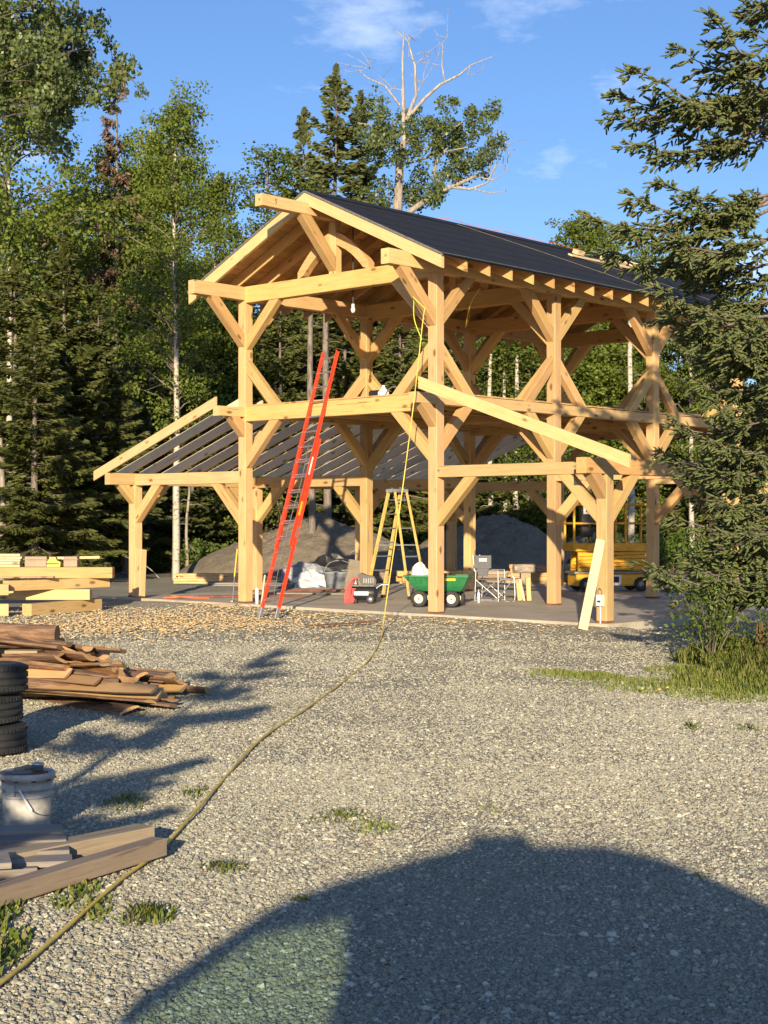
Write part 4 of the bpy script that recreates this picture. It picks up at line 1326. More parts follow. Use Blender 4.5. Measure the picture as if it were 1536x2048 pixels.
mound('dirt_mound', 3.6, 48.5, 3.6, 3.4, 2.25, 9, 'dark shaded dirt mound behind the camp chair')
mound('dirt_mound', 7.6, 52.0, 3.2, 2.6, 1.3, 12, 'low dirt mound behind the scissor lift')

def tarp(label, name, c, rx, ry, rz, seed, m_):
    mb = MB(); lump(mb, (0, 0, rz * 0.6), rx, ry, rz, seed, 22, 12, 0.17)
    o = mb.build(name, M[m_]); o.location = c
    tag(o, label, 'tarp', 'bundled sheeting behind the ladder')
    return o
tarp('grey blue sheeting bundled on the slab right of the red ladder', 'bundled_tarp', (-2.05, 38.2, 0), 0.52, 0.4, 0.32, 1, 'tarp_grey')
tarp('white sheeting spilling out beneath the grey bundle', 'bundled_tarp', (-1.83, 37.5, -0.02), 0.40, 0.32, 0.22, 2, 'tarp_white')
tarp('black sheeting heaped behind the white and grey bundles', 'bundled_tarp', (-1.35, 38.7, 0.02), 0.62, 0.4, 0.40, 3, 'tarp_black')
tarp('small crumple of white sheeting beside the compressor', 'bundled_tarp', (-1.30, 37.1, -0.02), 0.28, 0.25, 0.16, 7, 'tarp_white')
tarp('dark cover over goods behind the leaning plank', 'covered_load', (5.22, 40.2, 0.0), 0.38, 0.4, 0.42, 11, 'tarp_black')
# clear round-topped bin with hoop
mb = MB(); mb.lathe([(0, 0), (0.30, 0), (0.36, 0.35), (0.38, 0.36), (0.38, 0.39), (0.33, 0.38), (0.28, 0.03), (0, 0.03)], 20)
o = mb.build('grey_tub', M['tarp_grey']); o.location = (-1.08, 36.4, 0)
MB().tube(curve_pts([(-0.36, 0, 0.37), (-0.25, 0, 0.58), (0, 0, 0.66), (0.25, 0, 0.58), (0.36, 0, 0.37)], 4), 0.010, 6).build('handle', M['dull_steel'], o)
tag(o, 'round grey tub with a hoop handle left of the compressor', 'tub')
o = MB().box(-0.22, 0.22, -0.015, 0.015, 0, 0.72, ch=0.006).build('leaning_plywood', M['plywood'])
o.matrix_world = Matrix.Translation((-0.72, 34.9, 0)) @ Matrix.Rotation(R(-12), 4, 'X') @ Matrix.Rotation(R(10), 4, 'Y'); tag(o, 'grey brown panel standing upright against the second left post', 'panel')

def stack(x, y, z, L, rz, w, h, nw, nh, m_, labels, cat, group, gap=0.004):
    k = 0
    for j in range(nh):
        for i in range(nw):
            o = beam('stacked_board', None, (0, 0, 0), (L + rnd.uniform(-.25, .05) * L, 0, 0), w - gap, h - gap, m_)
            o.matrix_world = Matrix.Translation((x, y, z + h * (j + .5))) @ Matrix.Rotation(rz, 4, 'Z') @ Matrix.Translation((rnd.uniform(-.1, .1), (i - (nw - 1) / 2) * w, 0))
            tag(o, labels, cat, group)
            k += 1
stack(-1.3, 42.0, GZ, 3.6, 0.12, 0.2, 0.05, 3, 7, 'weathered', 'grey weathered board in the long stack before the left mound', 'board', 'weathered boards stacked by the left mound')
stack(0.4, 39.6, GZ, 2.2, 0.1, 0.2, 0.14, 2, 3, 'beam_warm', 'golden beam in the stack seen through the stepladder', 'beam', 'golden beams stacked behind the stepladder')
stack(2.3, 41.5, GZ, 3.0, -0.1, 0.2, 0.09, 3, 4, 'weathered', 'dull board in the stack behind the camp chair', 'board', 'dull boards stacked behind the chair')
stack(3.4, 41.0, GZ + 0.0, 1.6, 0.0, 0.22, 0.11, 2, 5, 'slabwood', 'brown timber in the stack left of the dark cover', 'timber', 'brown timbers stacked near the lift')
stack(-5.7, 41.8, GZ, 2.6, -0.05, 0.22, 0.07, 2, 4, 'timber', 'pale board in the low stack right of the left outer post', 'board', 'pale boards stacked at the yard edge')
stack(-4.6, 40.2, GZ, 2.6, 0.1, 0.25, 0.05, 3, 2, 'greyboard', 'dark board lying low in front of the left mound', 'board', 'dark boards before the left mound')
stack(7.5, 37.4, GZ, 2.8, -0.25, 0.2, 0.07, 2, 3, 'weathered', 'board in the low stack right of the scissor lift', 'board', 'boards stacked right of the lift')
o = MB().tube([(3.2, 37.6, 0.42), (6.0, 38.2, 0.44)], [0.115, 0.10], 14).build('peeled_log', M['grey_log']); tag(o, 'long grey log lying level across blocks behind the posts', 'log')
for x in (3.5, 5.6):
    o = MB().box(-0.12, 0.12, -0.2, 0.2, -0.12, 0.32, ch=0.01).build('log_support', M['weathered']); o.location = (x, 37.65 + (x - 3.2) * 0.21, 0)
    tag(o, 'wood block carrying the %s end of the grey log' % ('left' if x < 4 else 'right'), 'wood block', 'blocks under the grey log')

# ------------------------------------------------------------------ stack of squared beams, left
def tb_beam(x0, y0, x1, y1, z, w, h, label, m_='timber', name='squared_beam'):
    o = beam(name, None, (x0 - .28, y0, z), (x1 - .28, y1, z), w, h, m_)
    tag(o, label, 'beam', 'squared beams in the open stack at the left')
    return o
g0 = GZ + 0.01
tb_beam(-6.2, 27.6, -5.25, 29.35, g0 + 0.11, 0.22, 0.22, 'bottom cross beam at the right end of the left timber stack')
tb_beam(-8.2, 27.2, -6.55, 27.65, g0 + 0.11, 0.22, 0.22, 'bottom short beam with square end at the left frame edge')
tb_beam(-9.3, 29.0, -5.28, 28.85, g0 + 0.33, 0.22, 0.20, 'long beam resting on the bottom cross beam of the stack')
tb_beam(-6.7, 28.1, -5.15, 29.75, g0 + 0.525, 0.22, 0.19, 'second cross beam in the left timber stack')
tb_beam(-8.2, 27.4, -6.6, 27.85, g0 + 0.47, 0.22, 0.20, 'upper short beam with square end at the left frame edge')
tb_beam(-9.3, 29.5, -4.95, 29.4, g0 + 0.725, 0.24, 0.21, 'topmost long beam of the left timber stack', 'beam_warm')
for i in range(5):
    o = beam('short_board', None, (-8.03, 29.55, g0 + 0.855 + i * 0.052), (-7.03 + rnd.uniform(-.05, .06), 29.5, g0 + 0.855 + i * 0.052), 0.2, 0.045, 'pale')
    tag(o, ('lowest', 'second', 'middle', 'fourth', 'top')[i] + ' short board of the small pile on the left beam stack', 'board', 'short boards on the left beam stack')
for x, w_, lab in ((-6.73, 0.42, 'larger cardboard box on the left beam stack'), (-6.06, 0.26, 'small cardboard box right of the yellow tool')):
    mb = MB(); mb.box(-w_ / 2, w_ / 2, -0.12, 0.12, 0, 0.20, ch=0.006); o = mb.build('cardboard_box', M['cardboard']); o.location = (x, 29.5, g0 + 0.835)
    MB().box(-w_ / 2 - .03, w_ / 2 + .03, -0.15, -0.12, 0.14, 0.15, mx=None).build('box_flap', M['cardboard'], o)
    tag(o, lab, 'box')
mb = MB(); mb.prism([(-0.13, 0.0), (0.12, 0.0), (0.13, 0.09), (0.06, 0.12), (0.03, 0.19), (-0.06, 0.19), (-0.13, 0.10)], -0.08, 0.08)
o = mb.build('power_saw', M['tool_yellow']); o.location = (-6.38, 29.45, g0 + 0.835)
MB().box(-0.15, 0.1, -0.09, 0.09, 0.05, 0.075).build('saw_base', M['blacktop'], o)
tag(o, 'yellow power tool sitting on the left beam stack', 'power tool')
o = beam('loose_plank', None, (-6.78, 30.3, g0 + 0.98), (-5.63, 30.2, g0 + 1.0), 0.15, 0.05, 'pale'); tag(o, 'pale plank lying behind the boxes on the left stack', 'plank')
o = beam('loose_plank', None, (-7.18, 28.6, g0 + 0.66), (-6.18, 28.5, g0 + 0.67), 0.12, 0.03, 'weathered'); tag(o, 'grey offcut lying between beams of the left stack', 'plank')

# ------------------------------------------------------------------ wood chips
def chips():
    n = 3400
    cx = np.concatenate([rg.normal(-4.5, 1.25, 2300), rg.normal(-2.6, 1.2, 700), rg.uniform(-0.5, 3.2, 400)])
    cy = np.concatenate([rg.normal(25.6, 1.7, 2300), rg.normal(25.8, 1.3, 700), 0 * np.ones(400)])
    k = cx > -99
    # along the slab edge
    t_ = rg.uniform(0, 1, 400) ** 1.5
    e = np.array([UV(-6.0 + 9.0 * q, -0.35 - abs(rg.normal(0, 0.4))) for q in t_])
    cx[3000:] = e[:, 0]; cy[3000:] = e[:, 1]
    L = rg.uniform(0.02, 0.075, n) * np.where(rg.uniform(0, 1, n) < .08, 2.6, 1); W = rg.uniform(0.012, 0.055, n); T = rg.uniform(0.003, 0.012, n)
    a = rg.uniform(0, 6.28, n); tl = rg.normal(0, 0.22, n); t2 = rg.normal(0, 0.2, n)
    ax_ = np.stack([np.cos(a) * np.cos(tl), np.sin(a) * np.cos(tl), np.sin(tl)], 1)
    b_ = np.stack([-np.sin(a) * np.cos(t2), np.cos(a) * np.cos(t2), np.sin(t2)], 1)
    c_ = np.cross(ax_, b_)
    c0 = np.stack([cx, cy, gh(cx, cy) + 0.020 + rg.uniform(0, .02, n)], 1)
    vs = []
    for sx in (-1, 1):
        for sy in (-1, 1):
            for sz in (-1, 1):
                vs.append(c0 + ax_ * (L / 2 * sx)[:, None] + b_ * (W / 2 * sy * rg.uniform(.5, 1, n))[:, None] + c_ * (T / 2 * sz)[:, None])
    V = np.stack(vs, 1).reshape(-1, 3)
    q = np.array([(0, 1, 3, 2), (4, 6, 7, 5), (0, 4, 5, 1), (2, 3, 7, 6), (0, 2, 6, 4), (1, 5, 7, 3)])
    F = ((np.arange(n) * 8)[:, None, None] + q[None]).reshape(-1, 4)
    return arr_mesh('wood_chips', V, F, M['chips'])
o = link('wood_chips', chips()); tag(o, 'yellow wood chips scattered over the gravel before the pavilion', 'wood chips', kind='stuff')

# ------------------------------------------------------------------ heap of bark slabs
def slab_mesh(L, w, h, seed):
    r6 = random.Random(seed)
    mb = MB()
    n = 7; ns = 4
    prof = [(math.cos(math.pi * i / (n - 1)) * w / 2, math.sin(math.pi * i / (n - 1)) * h) for i in range(n)]
    vs = []
    for j in range(ns + 1):
        q = j / ns
        k = 1 + r6.uniform(-.1, .1); oy = r6.uniform(-.012, .012)
        for (y, z) in prof:
            vs.append((q * L, y * k + oy, z * k))
    fs = []; ms = []
    for j in range(ns):
        for i in range(n - 1):
            fs.append((j * n + i, j * n + i + 1, (j + 1) * n + i + 1, (j + 1) * n + i)); ms.append(1)
        fs.append((j * n + n - 1, j * n, (j + 1) * n, (j + 1) * n + n - 1)); ms.append(0)
    fs.append(tuple(range(n - 1, -1, -1))); ms.append(0)
    fs.append(tuple(range(ns * n, ns * n + n))); ms.append(0)
    mb.add(vs, fs); mb.m = ms
    return mb.mesh('bark_slab', [M['slabwood'], M['slabbark']])
smesh = [slab_mesh(rnd.uniform(1.2, 2.3), rnd.uniform(0.15, 0.30), rnd.uniform(0.028, 0.062), i) for i in range(18)]
layers = [(0.00, -2.05, 9), (0.062, -2.15, 9), (0.125, -2.25, 9), (0.19, -2.45, 8), (0.255, -2.6, 8), (0.32, -2.75, 7), (0.385, -2.9, 7), (0.45, -3.0, 6), (0.51, -3.15, 5)]
sc_ = 0
for (z, xe, cnt) in layers:
    for i in range(cnt):
        y = 13.85 + z * 0.9 + (i + rnd.uniform(-.25, .25)) * (1.75 - z * 1.3) / cnt
        me = rnd.choice(smesh)
        flip = rnd.random() < 0.5
        L = max(v.co.x for v in me.vertices)
        xend = xe + rnd.uniform(-0.35, 0.16)
        o = link('bark_slab', me)
        rot = Matrix.Rotation(R(rnd.gauss(-18, 13)), 4, 'Z') @ Matrix.Rotation(R(rnd.uniform(-3, 6)), 4, 'Y')
        rot = rot @ Matrix.Rotation(R((180 if flip else 0) + rnd.uniform(-24, 24)), 4, 'X')
        o.matrix_world = Matrix.Translation((xend, y, GZ + 0.03 + z + (0.06 if flip else 0.0))) @ rot @ Matrix.Translation((-L, 0, 0))
        tag(o, 'rough bark edged slab in the firewood heap beside the tyres', 'wood slab', 'bark slabs heaped beside the tyres')
        sc_ += 1
for i, (x, y, z, rz, lab) in enumerate(((-1.78, 15.35, 0.02, -12, 'pale slab sticking out furthest right at the foot of the heap'), (-2.15, 15.6, 0.16, -9, 'pale round ended slab on the right shoulder of the heap'), (-2.55, 14.9, 0.44, -10, 'slab sticking out highest from the right face of the heap'))):
    me = smesh[i * 3]
    L = max(v.co.x for v in me.vertices)
    o = link('bark_slab', me)
    o.matrix_world = Matrix.Translation((x, y, GZ + 0.05 + z)) @ Matrix.Rotation(R(rz), 4, 'Z') @ Matrix.Rotation(R(3), 4, 'Y') @ Matrix.Rotation(R(170), 4, 'X') @ Matrix.Translation((-L, 0, 0))
    tag(o, lab, 'wood slab', 'bark slabs heaped beside the tyres')
o = MB().tube([(-5.2, 15.1, GZ + 0.66), (-4.1, 15.0, GZ + 0.665), (-3.2, 14.9, GZ + 0.64)], [0.09, 0.095, 0.09], 14).build('dark_log', M['slabbark']); tag(o, 'dark round log lying on top of the slab heap', 'log')
for i, (x, y, z) in enumerate(((-3.25, 14.4, 0.47), (-3.6, 14.1, 0.56))):
    o = beam('split_timber', None, (x - 1.2, y + .15, GZ + z), (x, y, GZ + z), 0.2, 0.12, 'weathered'); tag(o, ('grey squared timber end sticking from the heap above the tyres', 'upper grey timber on the heap at the left edge')[i], 'timber')

# ------------------------------------------------------------------ tyres
def tyre_mesh():
    prof = [(0.20, -0.085), (0.235, -0.105), (0.29, -0.112), (0.325, -0.100), (0.343, -0.085), (0.345, -0.062), (0.335, -0.058), (0.335, -0.048), (0.347, -0.044), (0.348, -0.006), (0.336, -0.004), (0.336, 0.006), (0.348, 0.008), (0.347, 0.044), (0.335, 0.048), (0.335, 0.058), (0.345, 0.062), (0.343, 0.085), (0.325, 0.100), (0.29, 0.112), (0.235, 0.105), (0.20, 0.085), (0.21, 0.06), (0.27, 0.08), (0.31, 0.06), (0.318, 0), (0.31, -0.06), (0.27, -0.08), (0.21, -0.06)]
    mb = MB(); mb.lathe(prof, 48, 0, closed=True)
    for k in range(60):      # shoulder lugs
        a = 2 * math.pi * k / 60
        for z in (-0.075, 0.075):
            mxl = Matrix.Rotation(a, 4, 'Z') @ Matrix.Translation((0.342, 0, z))
            mb.box(-0.006, 0.008, -0.011, 0.011, -0.014, 0.014, mx=mxl)
    return mb.mesh('tyre', M['tyre'])
tm = tyre_mesh()
for i, lab in enumerate(('bottom tyre of the worn stack at the left edge', 'middle tyre of the stack left of the slab heap', 'top tyre of the stack with its open hole showing')):
    o = link('tyre', tm)
    o.matrix_world = Matrix.Translation((-3.04 + (0.0, -0.04, 0.01)[i], 11.45 + (0, 0.03, -0.02)[i], GZ + 0.125 + 0.226 * i)) @ Matrix.Rotation(R((0, 1.0, -2)[i]), 4, 'X') @ Matrix.Rotation(i * 1.3, 4, 'Z')
    tag(o, lab, 'tyre', 'worn tyres stacked at the left edge')

# ------------------------------------------------------------------ bucket
bk_ = empty('plastic_bucket', (-2.02, 8.62, GZ + 0.005))
bk_.scale = (1, 1, 0.93)
tag(bk_, 'dirty white plastic bucket filled with scrap at the left edge', 'bucket')
mb = MB()
mb.lathe([(0, 0), (0.128, 0), (0.131, 0.01), (0.139, 0.21), (0.139, 0.215), (0.147, 0.217), (0.148, 0.228), (0.141, 0.232), (0.142, 0.262), (0.150, 0.264), (0.151, 0.276), (0.143, 0.28), (0.145, 0.315), (0.156, 0.318), (0.157, 0.352), (0.150, 0.362), (0.142, 0.362), (0.138, 0.30), (0.0, 0.28)], 40)
mb.build('body', M['bucket'], bk_)
for k in range(10):
    a = k * 0.62 + 0.2
    MB().box(-0.004, 0.004, -0.012, 0.012, 0.318, 0.326, mx=Matrix.Rotation(a, 4, 'Z') @ Matrix.Translation((0.158, 0, 0))).build('lid_notch', M['dark'], bk_)
mb = MB(); mb.box(-0.03, 0.03, -0.010, 0.0, 0.235, 0.30, ch=0.003)
ea = mb.build('ear', M['bucket'], bk_, Matrix.Rotation(R(-25), 4, 'Z') @ Matrix.Translation((0.0, -0.142, 0)))
hh = [(-0.01, -0.155, 0.275), (0.03, -0.163, 0.21), (0.06, -0.155, 0.155), (0.10, -0.135, 0.125), (0.14, -0.085, 0.115), (0.155, -0.02, 0.125)]
MB().tube(curve_pts(hh, 4), 0.003, 6).build('bail', M['dull_steel'], bk_)
MB().tube([hh[0], hh[1], hh[2]], 0.007, 6).build('grip', M['white_pl'], bk_)
for i, (x, y, m_, lab) in enumerate(((0.02, 0.0, 'rust', 'rusty flat scrap lying in the bucket top'), (-0.05, -0.06, 'dull_steel', 'grey flat scrap lying in the bucket top'), (-0.03, 0.07, 'weathered', 'wood scrap lying at the back of the bucket'))):
    mb = MB(); mb.box(-0.09, 0.09, -0.03, 0.03, 0, 0.015, ch=0.003)
    o = mb.build('scrap_piece', M[m_]); o.matrix_world = Matrix.Translation((-2.02 + x, 8.62 + y, GZ + 0.330 + i * .006)) @ Matrix.Rotation(i * 0.7, 4, 'Z') @ Matrix.Rotation(0.06, 4, 'Y')
    tag(o, lab, 'scrap')
mb = MB(); mb.lathe([(0, 0), (0.030, 0), (0.032, 0.03), (0.038, 0.035), (0.036, 0.042), (0.0, 0.042)], 14)
o = mb.build('tin_can', M['alu']); o.location = (-1.955, 8.60, GZ + 0.350); tag(o, 'small tin with a lid standing on the bucket scrap', 'tin')

# ------------------------------------------------------------------ grey boards and lumber lengths, lower left
def lum(name, a, b, w, h, m_, lab, grp=None):
    o = beam(name, None, a, b, w, h, m_, ch=0.004); tag(o, lab, 'board' if 'board' in name else 'lumber', grp); return o
lum('lumber_length', (-3.2, 6.05, GZ + 0.07), (-1.285, 8.22, GZ + 0.075), 0.14, 0.085, 'weathered', 'weathered squared lumber behind the front length by the hose', 'lumber lengths beside the yellow hose')
lum('lumber_length', (-2.52, 5.55, GZ + 0.06), (-1.175, 7.95, GZ + 0.062), 0.10, 0.09, 'weathered', 'front weathered lumber length lying over the yellow hose', 'lumber lengths beside the yellow hose')
lum('lumber_length', (-2.9, 6.0, GZ + 0.06), (-1.80, 7.02, GZ + 0.06), 0.11, 0.085, 'greyboard', 'short grey lumber stub between the lengths at the left edge', 'lumber lengths beside the yellow hose')
for i in range(4):
    a = Vector((-2.55, 7.32 + i * 0.165, GZ + 0.09 + i * 0.018)); b = Vector((-1.55 - 0.05 * i, 7.56 + i * 0.163, GZ + 0.075 + i * 0.018))
    lum('grey_board', a, b, 0.16, 0.03, 'greyboard', ('nearest', 'second', 'third', 'farthest')[i] + ' grey board of the flat platform below the bucket', 'grey boards below the bucket')
lum('grey_board', (-2.6, 7.20, GZ + 0.045), (-1.70, 7.45, GZ + 0.04), 0.12, 0.07, 'greyboard', 'thick grey board propping the platform at its near side', 'grey boards below the bucket')
lum('grey_board', (-2.5, 7.10, GZ + 0.135), (-1.80, 7.32, GZ + 0.13), 0.26, 0.03, 'greyboard', 'wide grey board lying on the platform at the left edge', 'grey boards below the bucket')

# ------------------------------------------------------------------ vehicle behind the camera whose shadow falls across the gravel
van = empty('parked_van', (0, -2.2, GZ))
van.scale = (1, 1, 1.075)
tag(van, 'parked van behind the viewpoint, seen only by its shadow on the gravel', 'van')
prof = [(-1.95, 0.35), (-1.75, 1.15), (-1.42, 1.55), (-1.08, 1.86), (-0.80, 1.97), (-0.52, 2.05), (-0.24, 2.13), (0.52, 2.13), (0.80, 2.06), (1.02, 1.95), (1.25, 1.80), (1.6, 1.55), (2.6, 1.4), (2.7, 0.35)]
def side_panel(y0, y1):
    # side with a window hole near its left end
    mb = MB()
    hole = [(-1.38, 1.46), (-1.08, 1.78), (-0.72, 1.84), (-0.72, 1.46)]
    bot = [(-1.95, 0.35), (-1.75, 1.15), (-1.42, 1.46), (-0.68, 1.46), (-0.68, 0.35)]
    mb.prism(bot, y0, y1)
    mb.prism([(-1.42, 1.463), (-1.42, 1.55), (-1.08, 1.86), (-1.08, 1.74), (-1.36, 1.50), (-1.36, 1.463)], y0, y1)
    mb.prism([(-1.077, 1.74), (-1.077, 1.86), (-0.80, 1.97), (-0.68, 2.0), (-0.68, 1.81)], y0, y1)
    mb.prism([(-0.677, 0.35), (-0.677, 2.0), (-0.52, 2.05), (-0.24, 2.13), (0.52, 2.13), (0.80, 2.06), (1.02, 1.95), (1.25, 1.80), (1.6, 1.55), (2.6, 1.4), (2.7, 0.35)], y0, y1)
    return mb
side_panel(0.70, 0.74).build('body', M['van'], van)
MB().prism([(-1.365, 1.458), (-1.365, 1.50), (-1.08, 1.745), (-0.675, 1.815), (-0.675, 1.458)], 0.715, 0.72).build('window', M['glass'], van)
mb = MB()
for i in range(4, len(prof) - 1):
    (x0, z0), (x1, z1) = prof[i], prof[i + 1]
    mb.add([(x0, -0.7, z0), (x1, -0.7, z1), (x1, 0.7, z1), (x0, 0.7, z0)], [(0, 1, 2, 3)])
mb.build('roof', M['van'], van)
MB().box(-0.22, 0.10, -0.5, 0.72, 2.12, 2.20, ch=0.02).build('shadow_bump', M['van'], van)  # unseen box added only to give the shadow's outline its bump
mb = MB(); mb.box(-1.8, 2.6, -0.72, 0.69, 0.35, 0.45); mb.build('floor_pan', M['van'], van)
for x in (-1.2, 1.8):
    for y in (-0.6, 0.6):
        MB().lathe([(0.15, -0.1), (0.33, -0.1), (0.35, 0), (0.33, 0.1), (0.15, 0.1)], 20, 0, Matrix.Translation((x, y, 0.35)) @ Matrix.Rotation(R(90), 4, 'X')).build('wheel', M['rubber'], van)

# ------------------------------------------------------------------ trees
def norm(a):
    return a / np.maximum(np.linalg.norm(a, axis=1, keepdims=True), 1e-9)

def cards(C, A, Nn, L, W):
    """diamond blades: centre, axis, normal, length, width"""
    A = norm(A); B_ = norm(np.cross(A, Nn))
    n = len(C)
    V = np.stack([C - A * (L / 2)[:, None], C + B_ * (W / 2)[:, None] + A * (L * 0.08)[:, None], C + A * (L / 2)[:, None], C - B_ * (W / 2)[:, None] + A * (L * 0.08)[:, None]], 1).reshape(-1, 3)
    F = (np.arange(n) * 4)[:, None] + np.arange(4)[None]
    return V, F

def tube_arr(paths, n=5, first=None):
    """many tapered tubes as arrays; paths: list of (points k x 3, radii k)"""
    Vs = []; Fs = []; base = 0
    for P, Rr in paths:
        P = np.asarray(P, float); Rr = np.asarray(Rr, float)
        k = len(P)
        T = np.gradient(P, axis=0); T = norm(T)
        ref = np.array([0.31, 0.87, 0.2]); X = norm(np.cross(T, ref[None].repeat(k, 0))); Y = np.cross(T, X)
        a = np.arange(n) * 2 * math.pi / n
        ring = P[:, None] + (X[:, None] * np.cos(a)[None, :, None] + Y[:, None] * np.sin(a)[None, :, None]) * Rr[:, None, None]
        Vs.append(ring.reshape(-1, 3))
        i, j = np.meshgrid(np.arange(k - 1), np.arange(n), indexing='ij')
        f = np.stack([i * n + j, i * n + (j + 1) % n, (i + 1) * n + (j + 1) % n, (i + 1) * n + j], 2).reshape(-1, 4) + base
        Fs.append(f); base += k * n
    return np.concatenate(Vs), np.concatenate(Fs)

def spruce(H, Rr, cs, seed, ncards, leaf, droop=0.35, cl=0.30, cw=0.085, whorl=0.42, per=6, hang=0.35, trunk_r=None, top_pow=0.8, deadlow=True, gap=0.0):
    r = np.random.default_rng(seed)
    zz = np.arange(cs, H - 0.25, whorl) + r.uniform(-.12, .12, len(np.arange(cs, H - 0.25, whorl)))
    bz = np.repeat(zz, per) + r.uniform(-.12, .12, len(zz) * per)
    keep = r.uniform(0, 1, len(bz)) > gap
    bz = bz[keep]
    nb_ = len(bz)
    az = r.uniform(0, 6.283, nb_)
    q = np.clip((bz - cs) / (H - cs), 0, 1)
    L = Rr * (1 - q) ** top_pow * r.uniform(0.6, 1.15, nb_) + 0.12
    L *= np.clip(0.55 + q * 4, 0, 1)
    up = r.uniform(-.1, .15, nb_) + 0.5 * q
    dr = droop * r.uniform(.7, 1.3, nb_) * (1 - q * .8)
    def bp(bi, s):
        h = L[bi] * s
        z = bz[bi] + L[bi] * (up[bi] * s - dr[bi] * s ** 1.3 + 0.22 * s ** 3)
        return np.stack([np.cos(az[bi]) * h, np.sin(az[bi]) * h, z], 1)
    w = L ** 1.35
    bi = r.choice(nb_, ncards, p=w / w.sum())
    s = r.uniform(0.12, 1.02, ncards) ** 0.75
    sidew = L[bi] * 0.34 * (1.05 - s) + 0.06
    lat = r.uniform(-1, 1, ncards)
    C = bp(bi, s)
    fw = np.stack([np.cos(az[bi]), np.sin(az[bi]), 0 * s], 1)
    sd = np.stack([-np.sin(az[bi]), np.cos(az[bi]), 0 * s], 1)
    C = C + sd * (lat * sidew)[:, None]
    hz_ = hang * np.abs(lat) * sidew + np.abs(r.normal(0, 0.07, ncards))
    C[:, 2] -= hz_
    A = fw * r.uniform(.5, 1.0, ncards)[:, None] + sd * (np.sign(lat) * r.uniform(.2, 1.0, ncards))[:, None] + np.stack([0 * s, 0 * s, -r.uniform(0, 0.9, ncards) * hang * 2 + .12], 1)
    Nn = np.stack([r.normal(0, 1.0, ncards), r.normal(0, 1.0, ncards), r.normal(.45, .6, ncards)], 1)
    ln = cl * r.uniform(.6, 1.3, ncards) * np.clip(0.6 + 0.5 * L[bi] / Rr, .5, 1.1)
    V1, F1 = cards(C, A, Nn, ln, cw * r.uniform(.7, 1.3, ncards))
    # leader tuft
    nt_ = max(30, ncards // 60)
    zt = H - r.uniform(0, 1, nt_) ** 1.2 * 1.3
    rad = (H - zt) * 0.14
    a_ = r.uniform(0, 6.28, nt_)
    Ct = np.stack([np.cos(a_) * rad, np.sin(a_) * rad, zt], 1)
    At = np.stack([np.cos(a_), np.sin(a_), np.full(nt_, .9)], 1)
    V2, F2 = cards(Ct, At, r.normal(0, 1, (nt_, 3)), np.full(nt_, cl * .8), np.full(nt_, cw * .9))
    V = np.concatenate([V1, V2]); F = np.concatenate([F1, F2 + len(V1)])
    crown = arr_mesh('crown', V, F, M[leaf])
    tr = trunk_r or H * 0.0105
    kz = np.linspace(0, H - 0.1, 9)
    wob = r.normal(0, 0.02, (9, 2)); wob[0] = 0
    paths = [(np.stack([wob[:, 0], wob[:, 1], kz - 0.1 * (kz == 0)], 1), np.maximum(tr * (1 - kz / H) ** .8, 0.012))]
    sel = np.arange(nb_) if nb_ < 170 else r.choice(nb_, 170, replace=False)
    for b_ in sel:
        ss = np.linspace(0, 0.92, 4)
        paths.append((bp(np.full(4, b_), ss), np.array([.022, .017, .011, .005]) * (0.5 + L[b_] / 2.5)))
    if deadlow:
        for i in range(int(26)):
            z0 = r.uniform(0.8, max(cs + 1.2, 2.6)); a0 = r.uniform(0, 6.28); l0 = r.uniform(.5, 1.5)
            ss = np.linspace(0, 1, 5)
            p = np.stack([np.cos(a0) * l0 * ss, np.sin(a0) * l0 * ss, z0 - 0.35 * l0 * ss ** 2 + r.normal(0, .03, 5)], 1)
            paths.append((p, np.array([.014, .011, .009, .007, .004])))
            for k in range(3):
                c0 = p[r.integers(1, 4)]
                dv = r.normal(0, .22, 3); dv[2] -= .18
                paths.append((np.stack([c0, c0 + dv * .5 + [0, 0, .02], c0 + dv]), np.array([.007, .005, .003])))
    tv, tf = tube_arr(paths, 5)
    return crown, arr_mesh('trunk', tv, tf, M['bark_spruce'], smooth=True)

